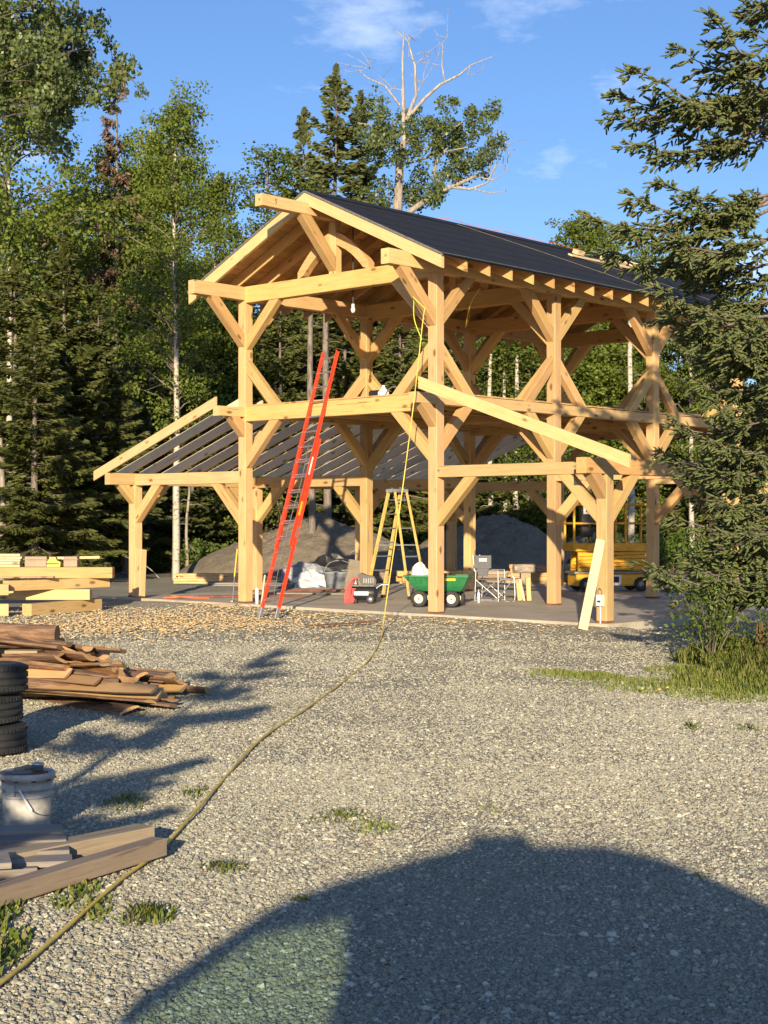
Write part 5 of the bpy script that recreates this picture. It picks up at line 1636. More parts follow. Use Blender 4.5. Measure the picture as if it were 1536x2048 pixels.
def broadleaf(H, Rr, cs, seed, nleaf, leaf, barkm, ls=0.085, clumps=70, cr_=0.45, trunk_r=None, top=0.75, lean=0.0, asc=0.6, fork=False, width_pow=0.6, bend=0.15):
    r = np.random.default_rng(seed)
    tr = trunk_r or H * 0.0085
    kz = np.linspace(0, H * 0.97, 12)
    wx = np.cumsum(r.normal(0, bend * 0.3, 12)) * np.linspace(0, 1, 12) + lean * kz
    wy = np.cumsum(r.normal(0, bend * 0.3, 12)) * np.linspace(0, 1, 12)
    wx[0] = wy[0] = 0
    paths = [(np.stack([wx, wy, kz], 1), np.maximum(tr * (1 - kz / H) ** .75, .008))]
    def tp(z):
        return np.array([np.interp(z, kz, wx), np.interp(z, kz, wy), z])
    cc = []; ccr = []
    for i in range(clumps):
        q = r.uniform(0, 1) ** 0.9
        z0 = cs + q * (H - cs) * 0.95
        prof = (4 * q * (1 - q) + 0.18 * (1 - q) + 0.1) ** width_pow if q < .5 else max(0.12, (1 - q) * 2) ** width_pow
        l = Rr * min(1.0, prof) * r.uniform(.45, 1.1)
        a = r.uniform(0, 6.28)
        ss = np.linspace(0, 1, 5)
        p0 = tp(max(z0 - asc * l * .6, cs * .6))
        e = tp(z0) + np.array([math.cos(a) * l, math.sin(a) * l, asc * l * 0.25 + r.normal(0, .15)])
        P = p0[None] * (1 - ss[:, None]) + e[None] * ss[:, None]
        P[:, 2] += 0.12 * l * np.sin(ss * math.pi) + 0
        P[1:4] += r.normal(0, .04 * l, (3, 3))
        paths.append((P, np.array([.030, .022, .016, .010, .005]) * (0.4 + l / 2.2)))
        for s_ in ((1.0, .62) if l > .6 else (1.0,)):
            cc.append(p0 * (1 - s_) + e * s_); ccr.append(cr_ * r.uniform(.6, 1.25))
        for k in range(2):
            b0 = P[r.integers(2, 5)]; dv = r.normal(0, .35, 3) * cr_ * 2; dv[2] = abs(dv[2]) * .5
            paths.append((np.stack([b0, b0 + dv * .6, b0 + dv]), np.array([.008, .005, .003])))
            cc.append(b0 + dv); ccr.append(cr_ * r.uniform(.5, 1.0))
    cc = np.array(cc); ccr = np.array(ccr)
    p = ccr ** 2 / (ccr ** 2).sum()
    ci = r.choice(len(cc), nleaf, p=p)
    D = norm(r.normal(0, 1, (nleaf, 3))) * (r.uniform(0, 1, nleaf) ** 0.45)[:, None] * ccr[ci][:, None]
    D[:, 2] *= 0.75
    C = cc[ci] + D
    A = r.normal(0, 1, (nleaf, 3)); A[:, 2] -= 0.5
    Nn = norm(D) * 0.6 + r.normal(0, .6, (nleaf, 3)) + np.array([0, 0, .5])
    L = ls * r.uniform(.7, 1.35, nleaf)
    V, F = cards(C, A, Nn, L, L * 0.78)
    crown = arr_mesh('crown', V, F, M[leaf])
    tv, tf = tube_arr(paths, 6)
    mi = np.where(np.arange(len(tf)) < 66, 0, 1)
    return crown, arr_mesh('trunk', tv, tf, [M[barkm], M['twig']], mi, smooth=True)

def plant_tree(name, meshes, x, y, label, cat='tree', group=None, s=1.0, sz=None, rz=None, z=GZ - 0.03):
    t = empty(name, (x, y, z), rz if rz is not None else rnd.uniform(0, 6.28))
    t.scale = (s, s, sz or s)
    tag(t, label, cat, group)
    link('crown', meshes[0], t)
    link('trunk', meshes[1], t)
    return t

SP = {}
SP['full'] = spruce(14, 2.6, 0.9, 11, 30000, 'spruce_a', droop=0.45, cl=0.30, cw=0.088, hang=0.6, whorl=0.36)
SP['full2'] = spruce(13, 2.2, 1.2, 12, 25000, 'spruce_a', droop=0.4, cl=0.30, cw=0.09, hang=0.55, whorl=0.36)
SP['narrow'] = spruce(15, 2.0, 2.6, 13, 21000, 'spruce_b', droop=0.30, cl=0.28, cw=0.09, gap=0.06, whorl=0.36, per=7, top_pow=0.75)
SP['narrow2'] = spruce(15, 1.55, 3.2, 14, 15000, 'spruce_b', droop=0.28, cl=0.28, cw=0.09, gap=0.1, whorl=0.36, per=7)
SP['young'] = spruce(8, 1.25, 1.4, 15, 6500, 'spruce_b', droop=0.12, cl=0.24, cw=0.07, hang=0.15, whorl=0.5, per=6, deadlow=False, top_pow=1.0)
SP['sparse'] = spruce(13, 2.4, 1.0, 17, 16000, 'spruce_a', droop=0.3, cl=0.30, cw=0.11, hang=0.15, whorl=1.15, per=6, deadlow=False)
SP['dead'] = spruce(15.5, 1.15, 8.0, 16, 9000, 'spruce_dead', droop=0.6, cl=0.26, cw=0.055, gap=0.2, hang=0.8)
def recolour(pair, m):
    c = pair[0].copy(); c.materials[0] = M[m]
    return c, pair[1]
SP['dark'] = recolour(SP['full2'], 'spruce_shaded')
SP['dark2'] = recolour(SP['full'], 'spruce_shaded')
BL = {}
BL['high'] = broadleaf(14, 2.3, 6.5, 27, 20000, 'birch_leaf', 'bark_birch', ls=0.10, clumps=70, cr_=0.55, trunk_r=0.10)
BL['birch'] = broadleaf(15.5, 1.9, 4.6, 21, 19000, 'birch_leaf', 'bark_birch', ls=0.095, clumps=120, cr_=0.42, trunk_r=0.13)
BL['birch2'] = broadleaf(14, 1.9, 2.2, 22, 20000, 'birch_leaf', 'bark_birch', ls=0.10, clumps=105, cr_=0.44, trunk_r=0.10)
BL['birch3'] = broadleaf(13, 2.1, 4.0, 23, 14000, 'birch_leaf', 'bark_birch', ls=0.10, clumps=90, cr_=0.42, trunk_r=0.12, lean=0.02)
BL['dense'] = broadleaf(10, 2.4, 0.7, 24, 26000, 'birch_leaf', 'bark_spruce', ls=0.105, clumps=110, cr_=0.62, trunk_r=0.08)
BL['aspen'] = broadleaf(14, 1.8, 4, 25, 11000, 'birch_leaf', 'bark_cotton', ls=0.095, clumps=75, cr_=0.45, trunk_r=0.11)

def at(px, d):
    return (px - 768) / 3041 * d

def T(name, mesh, px, d, top, label, H, cat='tree', group=None, wid=1.0, rz=None):
    """top: picture row of the tip, used for the height"""
    h = EYE - GZ + (1038 - top) / 3041 * d
    sz = h / H
    return plant_tree(name, mesh, at(px, d), d, label, cat, group, s=sz * wid, sz=sz, rz=rz)

# left side
T('spruce_tree', SP['full'], 30, 43, 520, 'dense spruce with drooping boughs at the left frame edge', 14, wid=1.7)
T('spruce_tree', SP['full2'], 128, 45, 470, 'drooping dark spruce second from the left edge', 13, wid=1.35)
T('spruce_tree', SP['young'], 252, 47, 705, 'slender young spruce with spaced whorls left of the lean-to', 8, wid=1.25)
T('dead_spruce', SP['dead'], 233, 53, 112, 'dead spruce with rust brown needles rising above the left trees', 15.5, wid=1.0)
T('birch_tree', BL['birch'], 352, 44.5, 165, 'tall white trunked birch left of the pavilion', 15.5, wid=1.0, rz=0.4)
T('birch_tree', BL['birch2'], 190, 53, 265, 'leafy birch behind the drooping spruces at the left', 14, wid=1.1)
T('birch_tree', BL['birch2'], 285, 55, 235, 'birch just left of the tall white trunked birch', 14, wid=0.9)
T('birch_tree', BL['dense'], 420, 54, 560, 'bushy green birch behind the left lean-to', 10, wid=1.2)
T('birch_tree', BL['dense'], 330, 56, 520, 'bushy birch low behind the white trunk', 10, wid=1.2)
T('birch_tree', BL['birch3'], 430, 58, 330, 'birch between the tall birch and the gable', 13)
T('birch_tree', BL['aspen'], 525, 58, 285, 'thin pale birch left of the ridge beam', 14, wid=1.2)
T('birch_tree', BL['high'], 20, 49, 40, 'sunlit yellow green birch at the left frame edge', 14, wid=1.05)
T('spruce_tree', SP['dark'], 195, 46, 560, 'dark spruce third from the left edge under the dead spruce', 13, wid=1.3)
T('spruce_tree', SP['dark2'], 300, 51, 655, 'dark spruce behind the left lean-to rafters', 14, wid=1.6)
T('spruce_tree', SP['full'], 70, 41, 640, 'low spruce with hanging boughs in front of the left spruces', 14, wid=1.8)
T('spruce_tree', SP['dark2'], 385, 52, 700, 'dark spruce right of the white birch trunk', 14, wid=1.6)
# centre
T('spruce_tree', SP['narrow'], 672, 60, 128, 'tallest spruce standing behind the gable peak', 15, wid=1.15)
T('spruce_tree', SP['narrow2'], 608, 61, 215, 'slimmer spruce left of the tallest spruce', 15, wid=1.1)
T('spruce_tree', SP['narrow2'], 722, 62, 180, 'slim spruce between the tallest spruce and the dead topped cottonwood', 15, wid=1.1)
T('spruce_tree', SP['full'], 560, 54, 560, 'dense spruce seen below the front tie beam', 14, wid=1.5)
T('spruce_tree', SP['full2'], 690, 56, 520, 'spruce seen between the red ladder and the rear posts', 13, wid=1.5)
T('spruce_tree', SP['full'], 800, 57, 540, 'spruce seen left of the near corner post', 14, wid=1.5)
T('spruce_tree', SP['full2'], 905, 57, 560, 'spruce seen right of the near corner post', 13, wid=1.4)
T('birch_tree', BL['birch3'], 985, 60, 520, 'leaning birch with a white trunk seen through the upper storey', 13)
T('birch_tree', BL['dense'], 1060, 58, 600, 'leafy birch seen between the upper right posts', 10, wid=1.3)
T('birch_tree', BL['birch3'], 1150, 62, 415, 'birch top showing above the roof at its right', 13, wid=1.1)
T('birch_tree', BL['aspen'], 1215, 64, 440, 'pale thin birch above the far roof end', 14, wid=1.1)
T('birch_tree', BL['birch2'], 1040, 66, 462, 'birch just showing over the roof by the planks', 14, wid=1.0)
T('birch_tree', BL['aspen'], 1300, 60, 470, 'white trunked birch behind the scissor lift', 14, wid=1.1)
T('birch_tree', BL['birch3'], 1385, 58, 470, 'white trunked birch right of the scissor lift', 13, wid=1.0)
T('birch_tree', BL['dense'], 1165, 60, 640, 'bushy birch behind the third right post', 10, wid=1.3)
T('spruce_tree', SP['full2'], 1250, 62, 640, 'dark spruce behind the scissor lift', 13, wid=1.4)
T('spruce_tree', SP['full'], 1430, 60, 560, 'dark spruce behind the foreground spruce', 14, wid=1.4)
# deeper rows
rt = random.Random(5)
for i in range(46):
    d = rt.choice((66, 70, 76, 84))
    px = -150 + i * 42 + rt.uniform(-25, 25)
    if rt.random() < 0.55:
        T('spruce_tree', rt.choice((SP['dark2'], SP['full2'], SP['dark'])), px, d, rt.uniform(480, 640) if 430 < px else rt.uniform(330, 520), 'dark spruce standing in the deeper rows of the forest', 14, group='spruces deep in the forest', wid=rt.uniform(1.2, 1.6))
    else:
        T('birch_tree', rt.choice((BL['dense'], BL['birch2'])), px, d, rt.uniform(520, 640) if 430 < px else rt.uniform(340, 520), 'leafy birch standing in the deeper rows of the forest', 12, group='birches deep in the forest', wid=rt.uniform(1.0, 1.4))
# bare straight trunks at the yard edge
def bare_trunk(px, d, h, r_, m_, label, lean=0.0):
    mb = MB()
    pts = [(lean * h * q + 0.04 * math.sin(q * 7 + px), 0.03 * math.sin(q * 5), h * q - 0.05) for q in (0, .2, .4, .6, .8, 1)]
    mb.tube(pts, [r_ * (1 - 0.45 * i / 5) for i in range(6)], 9)
    for k in range(12):
        z = rnd.uniform(0.25, 0.95) * h; a = rnd.uniform(0, 6.28); l = rnd.uniform(.2, .7)
        mb.tube([(lean * z, 0, z), (lean * z + math.cos(a) * l * .6, math.sin(a) * l * .6, z + .03), (lean * z + math.cos(a) * l, math.sin(a) * l, z - .1 * l)], [.014, .01, .004], 4)
    o = mb.build('bare_trunk', M[m_]); o.location = (at(px, d), d, GZ)
    tag(o, label, 'tree trunk')
    return o
bare_trunk(622, 47.0, 9.5, 0.13, 'bark_spruce', 'bare leaning grey trunk before the left mound behind the ladder', -0.0)
bare_trunk(653, 48.5, 9.5, 0.15, 'bark_spruce', 'thicker bare dark trunk right of the leaning one behind the ladder')
bare_trunk(4, 41, 4.0, 0.11, 'bark_cotton', 'pale bare trunk at the extreme left frame edge')
bare_trunk(100, 47, 5, 0.09, 'bark_spruce', 'slim bare trunk under the drooping spruces at the left')
bare_trunk(82, 48, 5, 0.06, 'bark_spruce', 'thinner bare trunk beside the slim one at the left')
bare_trunk(980, 57, 8, 0.12, 'bark_birch', 'pale trunk standing over the dark mound, leftmost')
bare_trunk(1010, 58, 8, 0.10, 'bark_birch', 'pale trunk standing over the dark mound, second from left')
bare_trunk(1032, 57, 8, 0.12, 'bark_birch', 'pale trunk standing over the dark mound, right of the pair')
bare_trunk(1262, 50, 9, 0.12, 'bark_birch', 'white birch trunk seen right of the leaning plank post')
bare_trunk(372, 49, 3.2, 0.06, 'bark_cotton', 'thin pale stem beside the tall birch foot', 0.03)

# dead topped cottonwood behind the roof
def cottonwood_dead():
    d = 58.0
    def p(px, py, dy=0.0):
        return np.array([(px - 800) / 3041 * d, dy, EYE - GZ + (1038 - py) / 3041 * d])
    def br(pts, r0, r1):
        P = np.array([p(*q) for q in pts])
        return (P, np.linspace(r0 * .8, r1 * .75, len(P)))
    alive = [br([(797, 1130), (800, 900), (797, 600), (795, 420), (799, 330), (808, 280)], .34, .17),
             br([(795, 330), (780, 265), (745, 250), (715, 245)], .10, .03),
             br([(800, 440), (830, 415), (875, 385), (905, 372), (950, 352), (975, 345)], .16, .07),
             br([(875, 385), (868, 340), (880, 310), (895, 295)], .09, .04),
             br([(808, 280), (850, 300), (900, 260), (960, 220)], .07, .02),
             br([(800, 330), (840, 320), (900, 300), (960, 290)], .06, .02)]
    dead = [br([(808, 285), (806, 200), (805, 120), (808, 60)], .13, .025),
            br([(812, 240), (832, 190), (830, 130), (815, 80), (790, 58)], .10, .015),
            br([(815, 235), (850, 195), (880, 168), (920, 148), (940, 130), (985, 112)], .10, .02),
            br([(890, 165), (884, 130), (886, 88)], .05, .015),
            br([(800, 210), (770, 170), (735, 155), (718, 140)], .06, .015),
            br([(895, 372), (940, 378), (975, 365), (1006, 300)], .09, .02),
            br([(950, 352), (985, 360), (1010, 345)], .05, .012),
            br([(940, 375), (975, 385), (1012, 383)], .04, .012),
            br([(806, 180), (785, 175), (770, 185)], .03, .01),
            br([(830, 190), (845, 165), (848, 155)], .03, .01),
            br([(940, 130), (935, 150)], .03, .01), br([(975, 345), (985, 320), (1000, 295)], .05, .015)]
    r = np.random.default_rng(31)
    for i in range(60):
        src = dead[r.integers(0, len(dead))][0]
        c0 = src[r.integers(1, len(src))]
        dv = r.normal(0, .5, 3); dv[2] = abs(dv[2])
        dead.append((np.stack([c0, c0 + dv * .5 + r.normal(0, .05, 3), c0 + dv]), np.array([.014, .010, .005])))
    tv, tf = tube_arr(alive, 9); dv_, df = tube_arr(dead, 7)
    t = empty('cottonwood_tree', (at(800, d), d, GZ))
    tag(t, 'gnarled cottonwood with bare dead grey top behind the roof', 'tree')
    link('trunk', arr_mesh('trunk', tv, tf, M['bark_cotton'], smooth=True), t)
    link('dead_limbs', arr_mesh('dead_limbs', dv_, df, M['dead_wood'], smooth=True), t)
    cl = [(735, 235, .8), (755, 270, .9), (770, 300, .8), (745, 330, .9), (765, 370, 1.0), (740, 200, .5), (850, 250, .8), (880, 235, .9), (860, 290, 1.0), (905, 270, 1.0), (935, 250, .9), (960, 235, .8), (975, 215, .45), (930, 300, 1.0), (970, 290, .8), (990, 285, .5), (890, 330, .9), (850, 350, .9), (835, 390, .9), (870, 410, .7), (940, 330, .7), (775, 250, .7), (820, 260, .6), (830, 310, .7), (900, 215, .5), (760, 400, .8), (820, 230, .5)]
    n = 15000
    cc = np.array([p(a, b, r.normal(0, .7)) for a, b, c in cl]); cr2 = np.array([c for a, b, c in cl]) * 1.12
    sub = []
    for c0, rr in zip(cc, cr2):
        for k in range(12):
            sub.append((c0 + norm(r.normal(0, 1, (1, 3)))[0] * rr * r.uniform(.25, 1.05), rr * r.uniform(.18, .38)))
    cc = np.array([a for a, b in sub]); cr2 = np.array([b for a, b in sub])
    ci = r.choice(len(cc), n, p=cr2 ** 2 / (cr2 ** 2).sum())
    D = norm(r.normal(0, 1, (n, 3))) * (r.uniform(0, 1, n) ** .5 * cr2[ci])[:, None]
    A = r.normal(0, 1, (n, 3)); A[:, 2] -= .4
    L = 0.115 * r.uniform(.65, 1.35, n)
    V, F = cards(cc[ci] + D, A, norm(D) + r.normal(0, .7, (n, 3)), L, L * .75)
    link('crown', arr_mesh('crown', V, F, M['cotton_leaf']), t)
cottonwood_dead()

# big cottonwood reaching in at the top left
def cottonwood_left():
    d = 30.0
    r = np.random.default_rng(41)
    t = empty('cottonwood_tree', (at(-170, d), d, GZ))
    tag(t, 'large cottonwood whose leafy boughs hang in at the top left corner', 'tree')
    def p(px, py, dy=0.0):
        return np.array([(px + 170) / 3041 * d, dy, EYE - GZ + (1038 - py) / 3041 * d])
    br = [([(-170, 1200), (-172, 800), (-165, 400), (-150, 100), (-120, -150)], .26, .10)]
    tips = [(225, 20), (205, 60), (150, 10), (240, 110), (200, 150), (255, 200), (150, 110), (100, 60), (60, 20), (120, 170), (60, 130), (170, 190), (-10, 110), (-20, 60), (10, 30), (20, 80), (30, 190), (-40, 20), (-60, 150), (100, 210), (0, -60), (120, -50), (220, -40), (60, 230), (245, 195), (200, 95), (130, 60)]
    paths = [(np.array([p(*q) for q in br[0][0]]), np.linspace(.26, .1, 5))]
    cl = []
    for (x, y) in tips:
        dy = r.normal(0, 1.0)
        z0 = y + r.uniform(20, 140)
        P = np.array([p(-160, z0), p((x - 170) / 2 - 20, (y + z0) / 2 - 20, dy * .5), p(x * .8 - 30, y + 4, dy * .8), p(x, y, dy)])
        paths.append((P, np.array([.02, .015, .009, .004])))
        for k in range(7):
            q = r.uniform(.45, 1.0); i = min(2, int(q * 3)); f = q * 3 - i
            c0 = P[i] * (1 - f) + P[i + 1] * f
            e = c0 + r.normal(0, .30, 3); e[2] += .05
            paths.append((np.stack([c0, e]), np.array([.012, .004])))
            cl.append((e, r.uniform(.16, .34)))
    cc = np.array([a for a, b in cl]); cr2 = np.array([b for a, b in cl])
    n = 17000
    ci = r.choice(len(cc), n, p=cr2 ** 2 / (cr2 ** 2).sum())
    D = norm(r.normal(0, 1, (n, 3))) * (r.uniform(0, 1, n) ** .5 * cr2[ci])[:, None]
    A = r.normal(0, .7, (n, 3)); A[:, 2] -= .8
    L = 0.095 * r.uniform(.7, 1.3, n)
    V, F = cards(cc[ci] + D, A, norm(D) * .5 + r.normal(0, .7, (n, 3)), L, L * .72)
    tv, tf = tube_arr(paths, 7)
    link('trunk', arr_mesh('trunk', tv, tf, M['bark_dark'], smooth=True), t)
    link('crown', arr_mesh('crown', V, F, M['cotton_leaf']), t)
cottonwood_left()

# foreground spruce on the right
def hero_spruce():
    d = 19.6
    cx = 5.35
    r = np.random.default_rng(51)
    t = empty('spruce_tree', (cx, d, GZ))
    tag(t, 'large near spruce whose boughs cover the right side of the pavilion', 'tree')
    H = 11.5
    br = []            # base z, tip vector
    tips = [(1359, 95), (1262, 135), (1226, 180), (1216, 226), (1255, 285), (1318, 363), (1265, 390), (1177, 430), (1212, 498), (1309, 572), (1325, 630), (1371, 672), (1345, 835), (1322, 905), (1400, 940), (1298, 1128), (1375, 1165), (1348, 1037), (1400, 765), (1420, 880), (1345, 470), (1380, 560), (1420, 30), (1380, 210), (1250, 455), (1395, 1000), (1420, 1090), (1440, 700), (1330, 520), (1400, 610), (1440, 820)]
    for (px, py) in tips:
        dy = r.normal(-0.3, 0.8)
        x = (px - 768) / 3041 * (d + dy) - cx; z = EYE - GZ + (1038 - py) / 3041 * (d + dy)
        br.append((x, dy, z))
    for i in range(120):
        z = 1.25 + (H - 2.05) * r.uniform(0, 1) ** 1.35; a = r.uniform(0, 6.28)
        if 5.5 < z < 6.7 and r.random() < .85:
            continue
        l = (1.0 + 1.5 * (1 - z / H)) * r.uniform(.5, 1.0)
        x = math.cos(a) * l; y = math.sin(a) * l
        if x < -1.3 and 1.6 < z < 7.0:
            k_ = 1.3 / -x * r.uniform(.75, 1.0); x *= k_; y *= k_; l *= k_
        br.append((x, y, z - .15 * l))
    paths = []
    tw0 = []; tw1 = []
    for (x, y, z) in br:
        l = math.hypot(x, y)
        rise = r.uniform(-.05, .28) * l
        ss = np.linspace(0, 1, 7)
        P = np.stack([x * ss, y * ss, z + rise * (1 - ss) - 0.10 * l * np.sin(ss * math.pi) + 0.10 * l * (ss ** 3 - ss)], 1)
        P[1:6] += r.normal(0, .03, (5, 3))
        paths.append((P, np.linspace(.022, .004, 7) * (0.5 + l / 3)))
        fw = np.array([x, y, 0]) / l; sd = np.array([-fw[1], fw[0], 0])
        nt2 = int(23 * l)
        for k in range(nt2):
            s = r.uniform(.22, 1.0)
            i = min(5, int(s * 6)); f = s * 6 - i
            c0 = P[i] * (1 - f) + P[i + 1] * f
            sg = 1 if k % 2 else -1
            tl = (0.14 + 0.42 * (1.05 - s)) * r.uniform(.6, 1.2) * min(1.2, .5 + l / 3)
            dv = fw * r.uniform(.45, .9) + sd * sg * r.uniform(.35, .9) + np.array([0, 0, r.uniform(-.75, .15)])
            dv /= np.linalg.norm(dv)
            tw0.append(c0); tw1.append(c0 + dv * tl)
        tw0.append(P[5]); tw1.append(P[6] + (P[6] - P[5]) * .2)
    tw0 = np.array(tw0); tw1 = np.array(tw1)
    for i in range(0, len(tw0), 2):
        paths.append((np.stack([tw0[i], tw1[i]]), np.array([.006, .003])))
    # shoots along every twig, alternating sides, plus the tip
    TL = np.linalg.norm(tw1 - tw0, axis=1)
    ns = np.maximum(4, (TL / 0.036).astype(int))
    ti = np.repeat(np.arange(len(tw0)), ns)
    n = len(ti)
    s = r.uniform(.1, 1.0, n)
    A0 = norm(tw1 - tw0)[ti]
    sdv = norm(np.cross(A0, np.array([0, 0, 1.0])[None].repeat(n, 0)))
    upv = np.cross(sdv, A0)
    sg = np.where(r.uniform(0, 1, n) < .5, 1, -1)
    A = A0 * r.uniform(.6, 1.1, n)[:, None] + sdv * (sg * r.uniform(.2, .9, n))[:, None] + upv * r.normal(.05, .3, n)[:, None]
    A = norm(A)
    L = r.uniform(.075, .16, n)
    C = tw0[ti] + (tw1 - tw0)[ti] * s[:, None] + A * (L * .5)[:, None]
    W = r.uniform(.012, .020, n)
    B1 = norm(np.cross(A, r.normal(0, 1, (n, 3)))); B2 = np.cross(A, B1)
    rows = [(C - A * (L * .5)[:, None])[:, None]]
    for q, wq in ((-.28, 1.0), (.26, .9)):
        ang = np.arange(3) * 2.0944
        rows.append((C + A * (L * q)[:, None])[:, None] + (B1[:, None] * np.cos(ang)[None, :, None] + B2[:, None] * np.sin(ang)[None, :, None]) * (W * wq)[:, None, None] * r.uniform(.75, 1.25, (n, 3, 1)))
    rows.append((C + A * (L * .5)[:, None])[:, None])
    V = np.concatenate(rows, 1).reshape(-1, 3)
    b8 = (np.arange(n) * 8)[:, None, None]
    fs = np.array([(0, 2, 1), (0, 3, 2), (0, 1, 3), (1, 2, 5), (1, 5, 4), (2, 3, 6), (2, 6, 5), (3, 1, 4), (3, 4, 6), (4, 5, 7), (5, 6, 7), (6, 4, 7)])
    F = (b8 + fs[None]).reshape(-1, 3)
    print('hero shoots', n)
    kz = np.linspace(0, H, 9)
    paths.insert(0, (np.stack([0 * kz, 0 * kz, kz], 1), .15 * (1 - kz / H) + .01))
    tv, tf = tube_arr(paths, 5)
    link('trunk', arr_mesh('trunk', tv, tf, M['bark_spruce'], smooth=True), t)
    link('crown', arr_mesh('crown', V, F, M['spruce_near'], smooth=True), t)
M['spruce_near'] = foliage('near_spruce_needles', [(0.155, 0.205, 0.075), (0.265, 0.32, 0.125), (0.21, 0.27, 0.10), (0.29, 0.325, 0.12), (0.21, 0.21, 0.085)], 0.42)
hero_spruce()

# spruce behind the viewpoint at the left, whose shadow lies over the yard
plant_tree('spruce_tree', SP['sparse'], -2.72, 2.0, 'small spruce beside the viewpoint, seen only by its shadow on the left of the gravel', s=0.58, sz=0.345, rz=1.0)
plant_tree('spruce_tree', SP['full'], -6.3, -9.0, 'spruce behind the viewpoint that shades the slab heap', s=0.6, sz=0.48, rz=2.2)

# ------------------------------------------------------------------ undergrowth
def shrub_mesh(seed, n, R_, H_, ls, leaf):
    r = np.random.default_rng(seed)
    paths = []; cc = []
    for i in range(22):
        a = r.uniform(0, 6.28); l = R_ * r.uniform(.2, 1); h = H_ * r.uniform(.5, 1) * (1 - .35 * l / R_)
        e = np.array([math.cos(a) * l, math.sin(a) * l, h])
        paths.append((np.stack([e * [.1, .1, 0], e * [.5, .5, .6], e]), np.array([.012, .008, .003])))
        cc += [e, e * [.75, .75, .78], e * [.6, .6, .55]]
    cc = np.array(cc)
    ci = r.integers(0, len(cc), n)
    D = r.normal(0, .13 * H_, (n, 3))
    C = cc[ci] + D; C[:, 2] = np.abs(C[:, 2])
    A = r.normal(0, 1, (n, 3)); A[:, 2] -= .2
    L = ls * r.uniform(.6, 1.4, n)
    V, F = cards(C, A, r.normal(0, .6, (n, 3)) + [0, -.3, 1], L, L * .6)
    tv, tf = tube_arr(paths, 4)
    return arr_mesh('leaves', V, F, M[leaf]), arr_mesh('stems', tv, tf, M['twig'])
SH = [shrub_mesh(61, 1500, 1.0, 1.1, 0.10, 'lush_leaf'), shrub_mesh(62, 1100, 0.8, 0.8, 0.09, 'lush_leaf')]
def put_shrub(me, x, y, s, lab, grp):
    t = empty('leafy_shrub', (x, y, GZ), rnd.uniform(0, 6.28)); t.scale = (s, s, s)
    tag(t, lab, 'shrub', grp)
    link('leaves', me[0], t); link('stems', me[1], t)
for i in range(26):
    px = -20 + i * 62 + rnd.uniform(-20, 20); d = rnd.uniform(49, 54)
    put_shrub(SH[i % 2], at(px, d), d, rnd.uniform(.8, 1.5), 'low leafy shrub along the foot of the forest edge', 'shrubs along the forest edge')
near_sh = shrub_mesh(63, 1500, 0.55, 1.25, 0.055, 'lush_leaf')
put_shrub(near_sh, 3.98, 18.6, 1.0, 'tall leafy shrub under the near spruce at the right', None)
put_shrub(near_sh, 4.75, 18.0, 0.75, 'smaller leafy shrub right of the tall one under the spruce', None)
# reddish stump at the right edge
mb = MB()
r7 = random.Random(8)
for k in range(14):
    a = k * 0.45; rr = 0.13 + r7.uniform(-.02, .03); h = r7.uniform(.25, .55)
    mb.bar((math.cos(a) * rr, math.sin(a) * rr, -0.05), (math.cos(a) * rr * .8, math.sin(a) * rr * .8, h), 0.07, 0.035, up=(math.cos(a), math.sin(a), 0))
mb.lathe([(0.13, -0.05), (0.12, 0.25), (0, 0.28)], 12)
o = mb.build('rotten_stump', M['rust']); o.location = (4.62, 18.4, GZ); tag(o, 'splintered red brown stump at the right frame edge', 'stump')
# dead branches by the mounds
for i in range(16):
    px = rnd.choice([rnd.uniform(40, 330), rnd.uniform(380, 760), rnd.uniform(930, 1110), rnd.uniform(1230, 1450)])
    d = rnd.uniform(45.5, 50)
    x = at(px, d); zb = 0.4 if 380 < px < 1110 else 0.0
    dx, dz = rnd.uniform(-1.2, 1.2), rnd.uniform(.1, .9)
    mb = MB(); mb.tube(curve_pts([(0, 0, zb), (dx * .4, .1, zb + dz * .55), (dx, -.1, zb + dz)], 3), [.02 - .0025 * k for k in range(7)], 5)
    o = mb.build('dead_branch', M['dead_wood']); o.location = (x, d, GZ); tag(o, 'dead grey branch lying about the mounds and forest edge', 'branch', 'dead branches by the forest edge')

# ------------------------------------------------------------------ grass
def blades(cx, cy, rx, ry, n, h, seed, w=0.006, spread=.5):
    r = np.random.default_rng(seed)
    a = r.uniform(0, 6.28, n); q = r.uniform(0, 1, n) ** .62
    x = cx + np.cos(a) * q * rx; y = cy + np.sin(a) * q * ry
    b = r.uniform(0, 6.28, n); hh_ = h * r.uniform(.4, 1.2, n) * (1 - .5 * q)
    ln = np.stack([np.cos(b), np.sin(b), 0 * b], 1) * (hh_ * r.uniform(.1, 1, n) * spread)[:, None]
    z = gh(x, y) if True else 0
    base = np.stack([x, y, z], 1); sd = np.stack([-np.sin(b), np.cos(b), 0 * b], 1) * (w * r.uniform(.6, 1.3, n))[:, None]
    up = np.stack([0 * b, 0 * b, hh_], 1)
    V = np.stack([base - sd, base + sd, base + up * .6 + ln * .4 + sd * .7, base + up * .95 + ln, base + up * .6 + ln * .4 - sd * .7], 1).reshape(-1, 3)
    F = (np.arange(n) * 5)[:, None] + np.arange(5)[None]
    return V, F
def grass_obj(name, parts, label, kind=None, cat=None, grp=None):
    Vs = []; Fs = []; b = 0
    for p_ in parts:
        V, F = blades(*p_); Vs.append(V); Fs.append(F + b); b += len(V)
    o = link(name, arr_mesh(name, np.concatenate(Vs), np.concatenate(Fs), M['grass']))
    tag(o, label, cat, grp, kind)
    return o
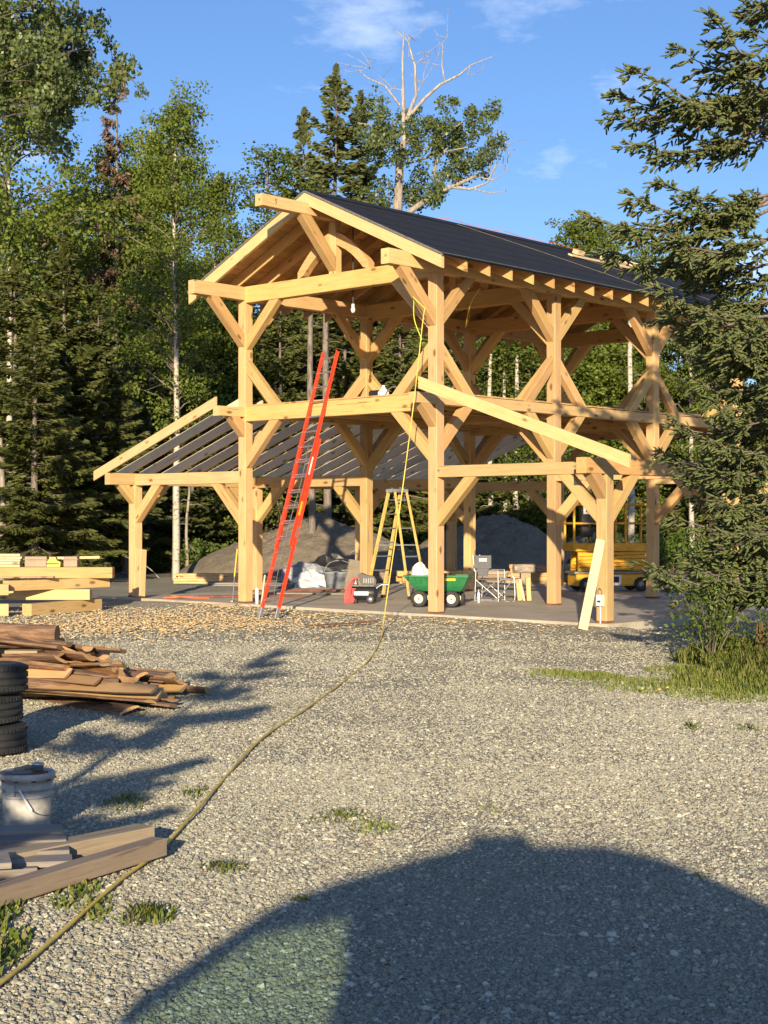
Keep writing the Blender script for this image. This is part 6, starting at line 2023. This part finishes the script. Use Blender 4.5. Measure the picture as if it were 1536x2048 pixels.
tufts = [(-0.25, 9.05, .17, .18, 150, .05, 'low grass patch in the middle of the gravel', ), (-0.06, 8.75, .13, .2, 120, .05, 'grass patch just right of the middle low patch'), (-0.81, 7.75, .12, .14, 110, .06, 'small weed tuft left of centre near the hose'), (-1.06, 6.78, .13, .14, 160, .09, 'bright weed tuft between the hose and the big shadow'), (1.54, 7.5, .05, .05, 25, .04, 'tiny grass tuft at the edge of the big shadow'), (0.6, 9.3, .12, .2, 35, .04, 'sparse grass tuft right of the middle patches'), (2.62, 12.95, .07, .15, 45, .09, 'single upright grass tuft in the gravel at the right'), (-0.38, 7.1, .05, .05, 30, .04, 'tiny weed above the edge of the big shadow'), (-1.62, 9.6, .14, .25, 110, .08, 'shaded weed tuft right of the bucket'), (-1.25, 9.9, .10, .2, 60, .06, 'small shaded weed tuft further right of the bucket'), (3.1, 12.9, .14, .25, 80, .06, 'low weed patch at the right edge of the gravel')]
for i, t_ in enumerate(tufts):
    grass_obj('grass_tuft', [(t_[0], t_[1], t_[2] * 1.15, t_[3] * 1.15, t_[4], t_[5] * .8, 70 + i, 0.006, 1.0)], t_[6], None, 'grass tuft', 'grass tufts in the gravel')
grass_obj('grass', [(1.95, 17.2, .35, .5, 500, .06, 101), (2.35, 16.9, .35, .5, 1100, .07, 102), (3.0, 16.0, .8, .8, 1600, .06, 103), (3.4, 15.2, .6, .5, 900, .06, 104), (4.0, 16.4, .9, 1.1, 3800, .15, 105), (4.6, 17.6, .9, 1.2, 4800, .32, 106, .006), (4.9, 15.6, .6, 1.0, 2200, .13, 107), (2.65, 16.3, .8, .9, 500, .05, 108), (4.4, 18.8, .8, .8, 2500, .35, 109), (3.6, 17.6, .6, .7, 900, .09, 110)], 'strip of green grass spreading from under the near spruce', 'stuff', 'grass')
grass_obj('weeds', [(-1.72, 6.6, .10, .5, 240, .07, 121, .012, 1.0), (-1.55, 6.1, .10, .5, 240, .06, 122, .014, 1.0), (-1.6, 5.5, .14, .35, 240, .10, 123, .014, 1.0), (-1.3, 6.9, .09, .25, 100, .04, 124, .012, 1.2), (-1.45, 7.2, .1, .3, 120, .05, 125, .012, 1.0)], 'leafy weeds growing along the lumber and hose', 'stuff', 'weeds')
for i, (x, y) in enumerate(((2.6, 15.3), (2.75, 15.2), (3.55, 16.2), (4.2, 16.4), (2.86, 15.35))):
    mb = MB(); mb.tube([(0, 0, 0), (0.005, 0, .06)], .002, 4, 1); mb.lathe([(0, .06), (.016, .062), (.018, .07), (.010, .075), (0, .076)], 8)
    o = mb.build('dandelion', [M['dandelion'], M['grass']]); o.location = (x, y, float(gh(x, y))); tag(o, 'yellow dandelion in the grass strip before the near spruce', 'flower', 'dandelions in the grass strip')

# ------------------------------------------------------------------ twigs and leaf litter on the gravel
def litter():
    n = 170
    y = rg.uniform(5.0, 22, n); x = rg.uniform(-1, 1, n) * .25 * y
    x = np.where(rg.uniform(0, 1, n) < .4, -np.abs(x), x)
    a = rg.uniform(0, 6.28, n)
    A = np.stack([np.cos(a), np.sin(a), rg.normal(0, .12, n)], 1)
    C = np.stack([x, y, gh(x, y) + 0.016], 1)
    tw = rg.uniform(0, 1, n) < .35
    L = np.where(tw, rg.uniform(.05, .16, n), rg.uniform(.02, .045, n)); W = np.where(tw, .006, L * .55)
    V, F = cards(C, A, np.stack([rg.normal(0, .25, n), rg.normal(0, .25, n), np.ones(n)], 1), L, W)
    return arr_mesh('leaf_litter', V, F, M['litter'])
M['litter'] = island('leaf_litter', [(0.09, 0.06, 0.035), (0.20, 0.13, 0.065), (0.05, 0.035, 0.025), (0.15, 0.11, 0.05)])
o = link('leaf_litter', litter()); tag(o, 'scattered dead leaves and twigs on the gravel', kind='stuff')
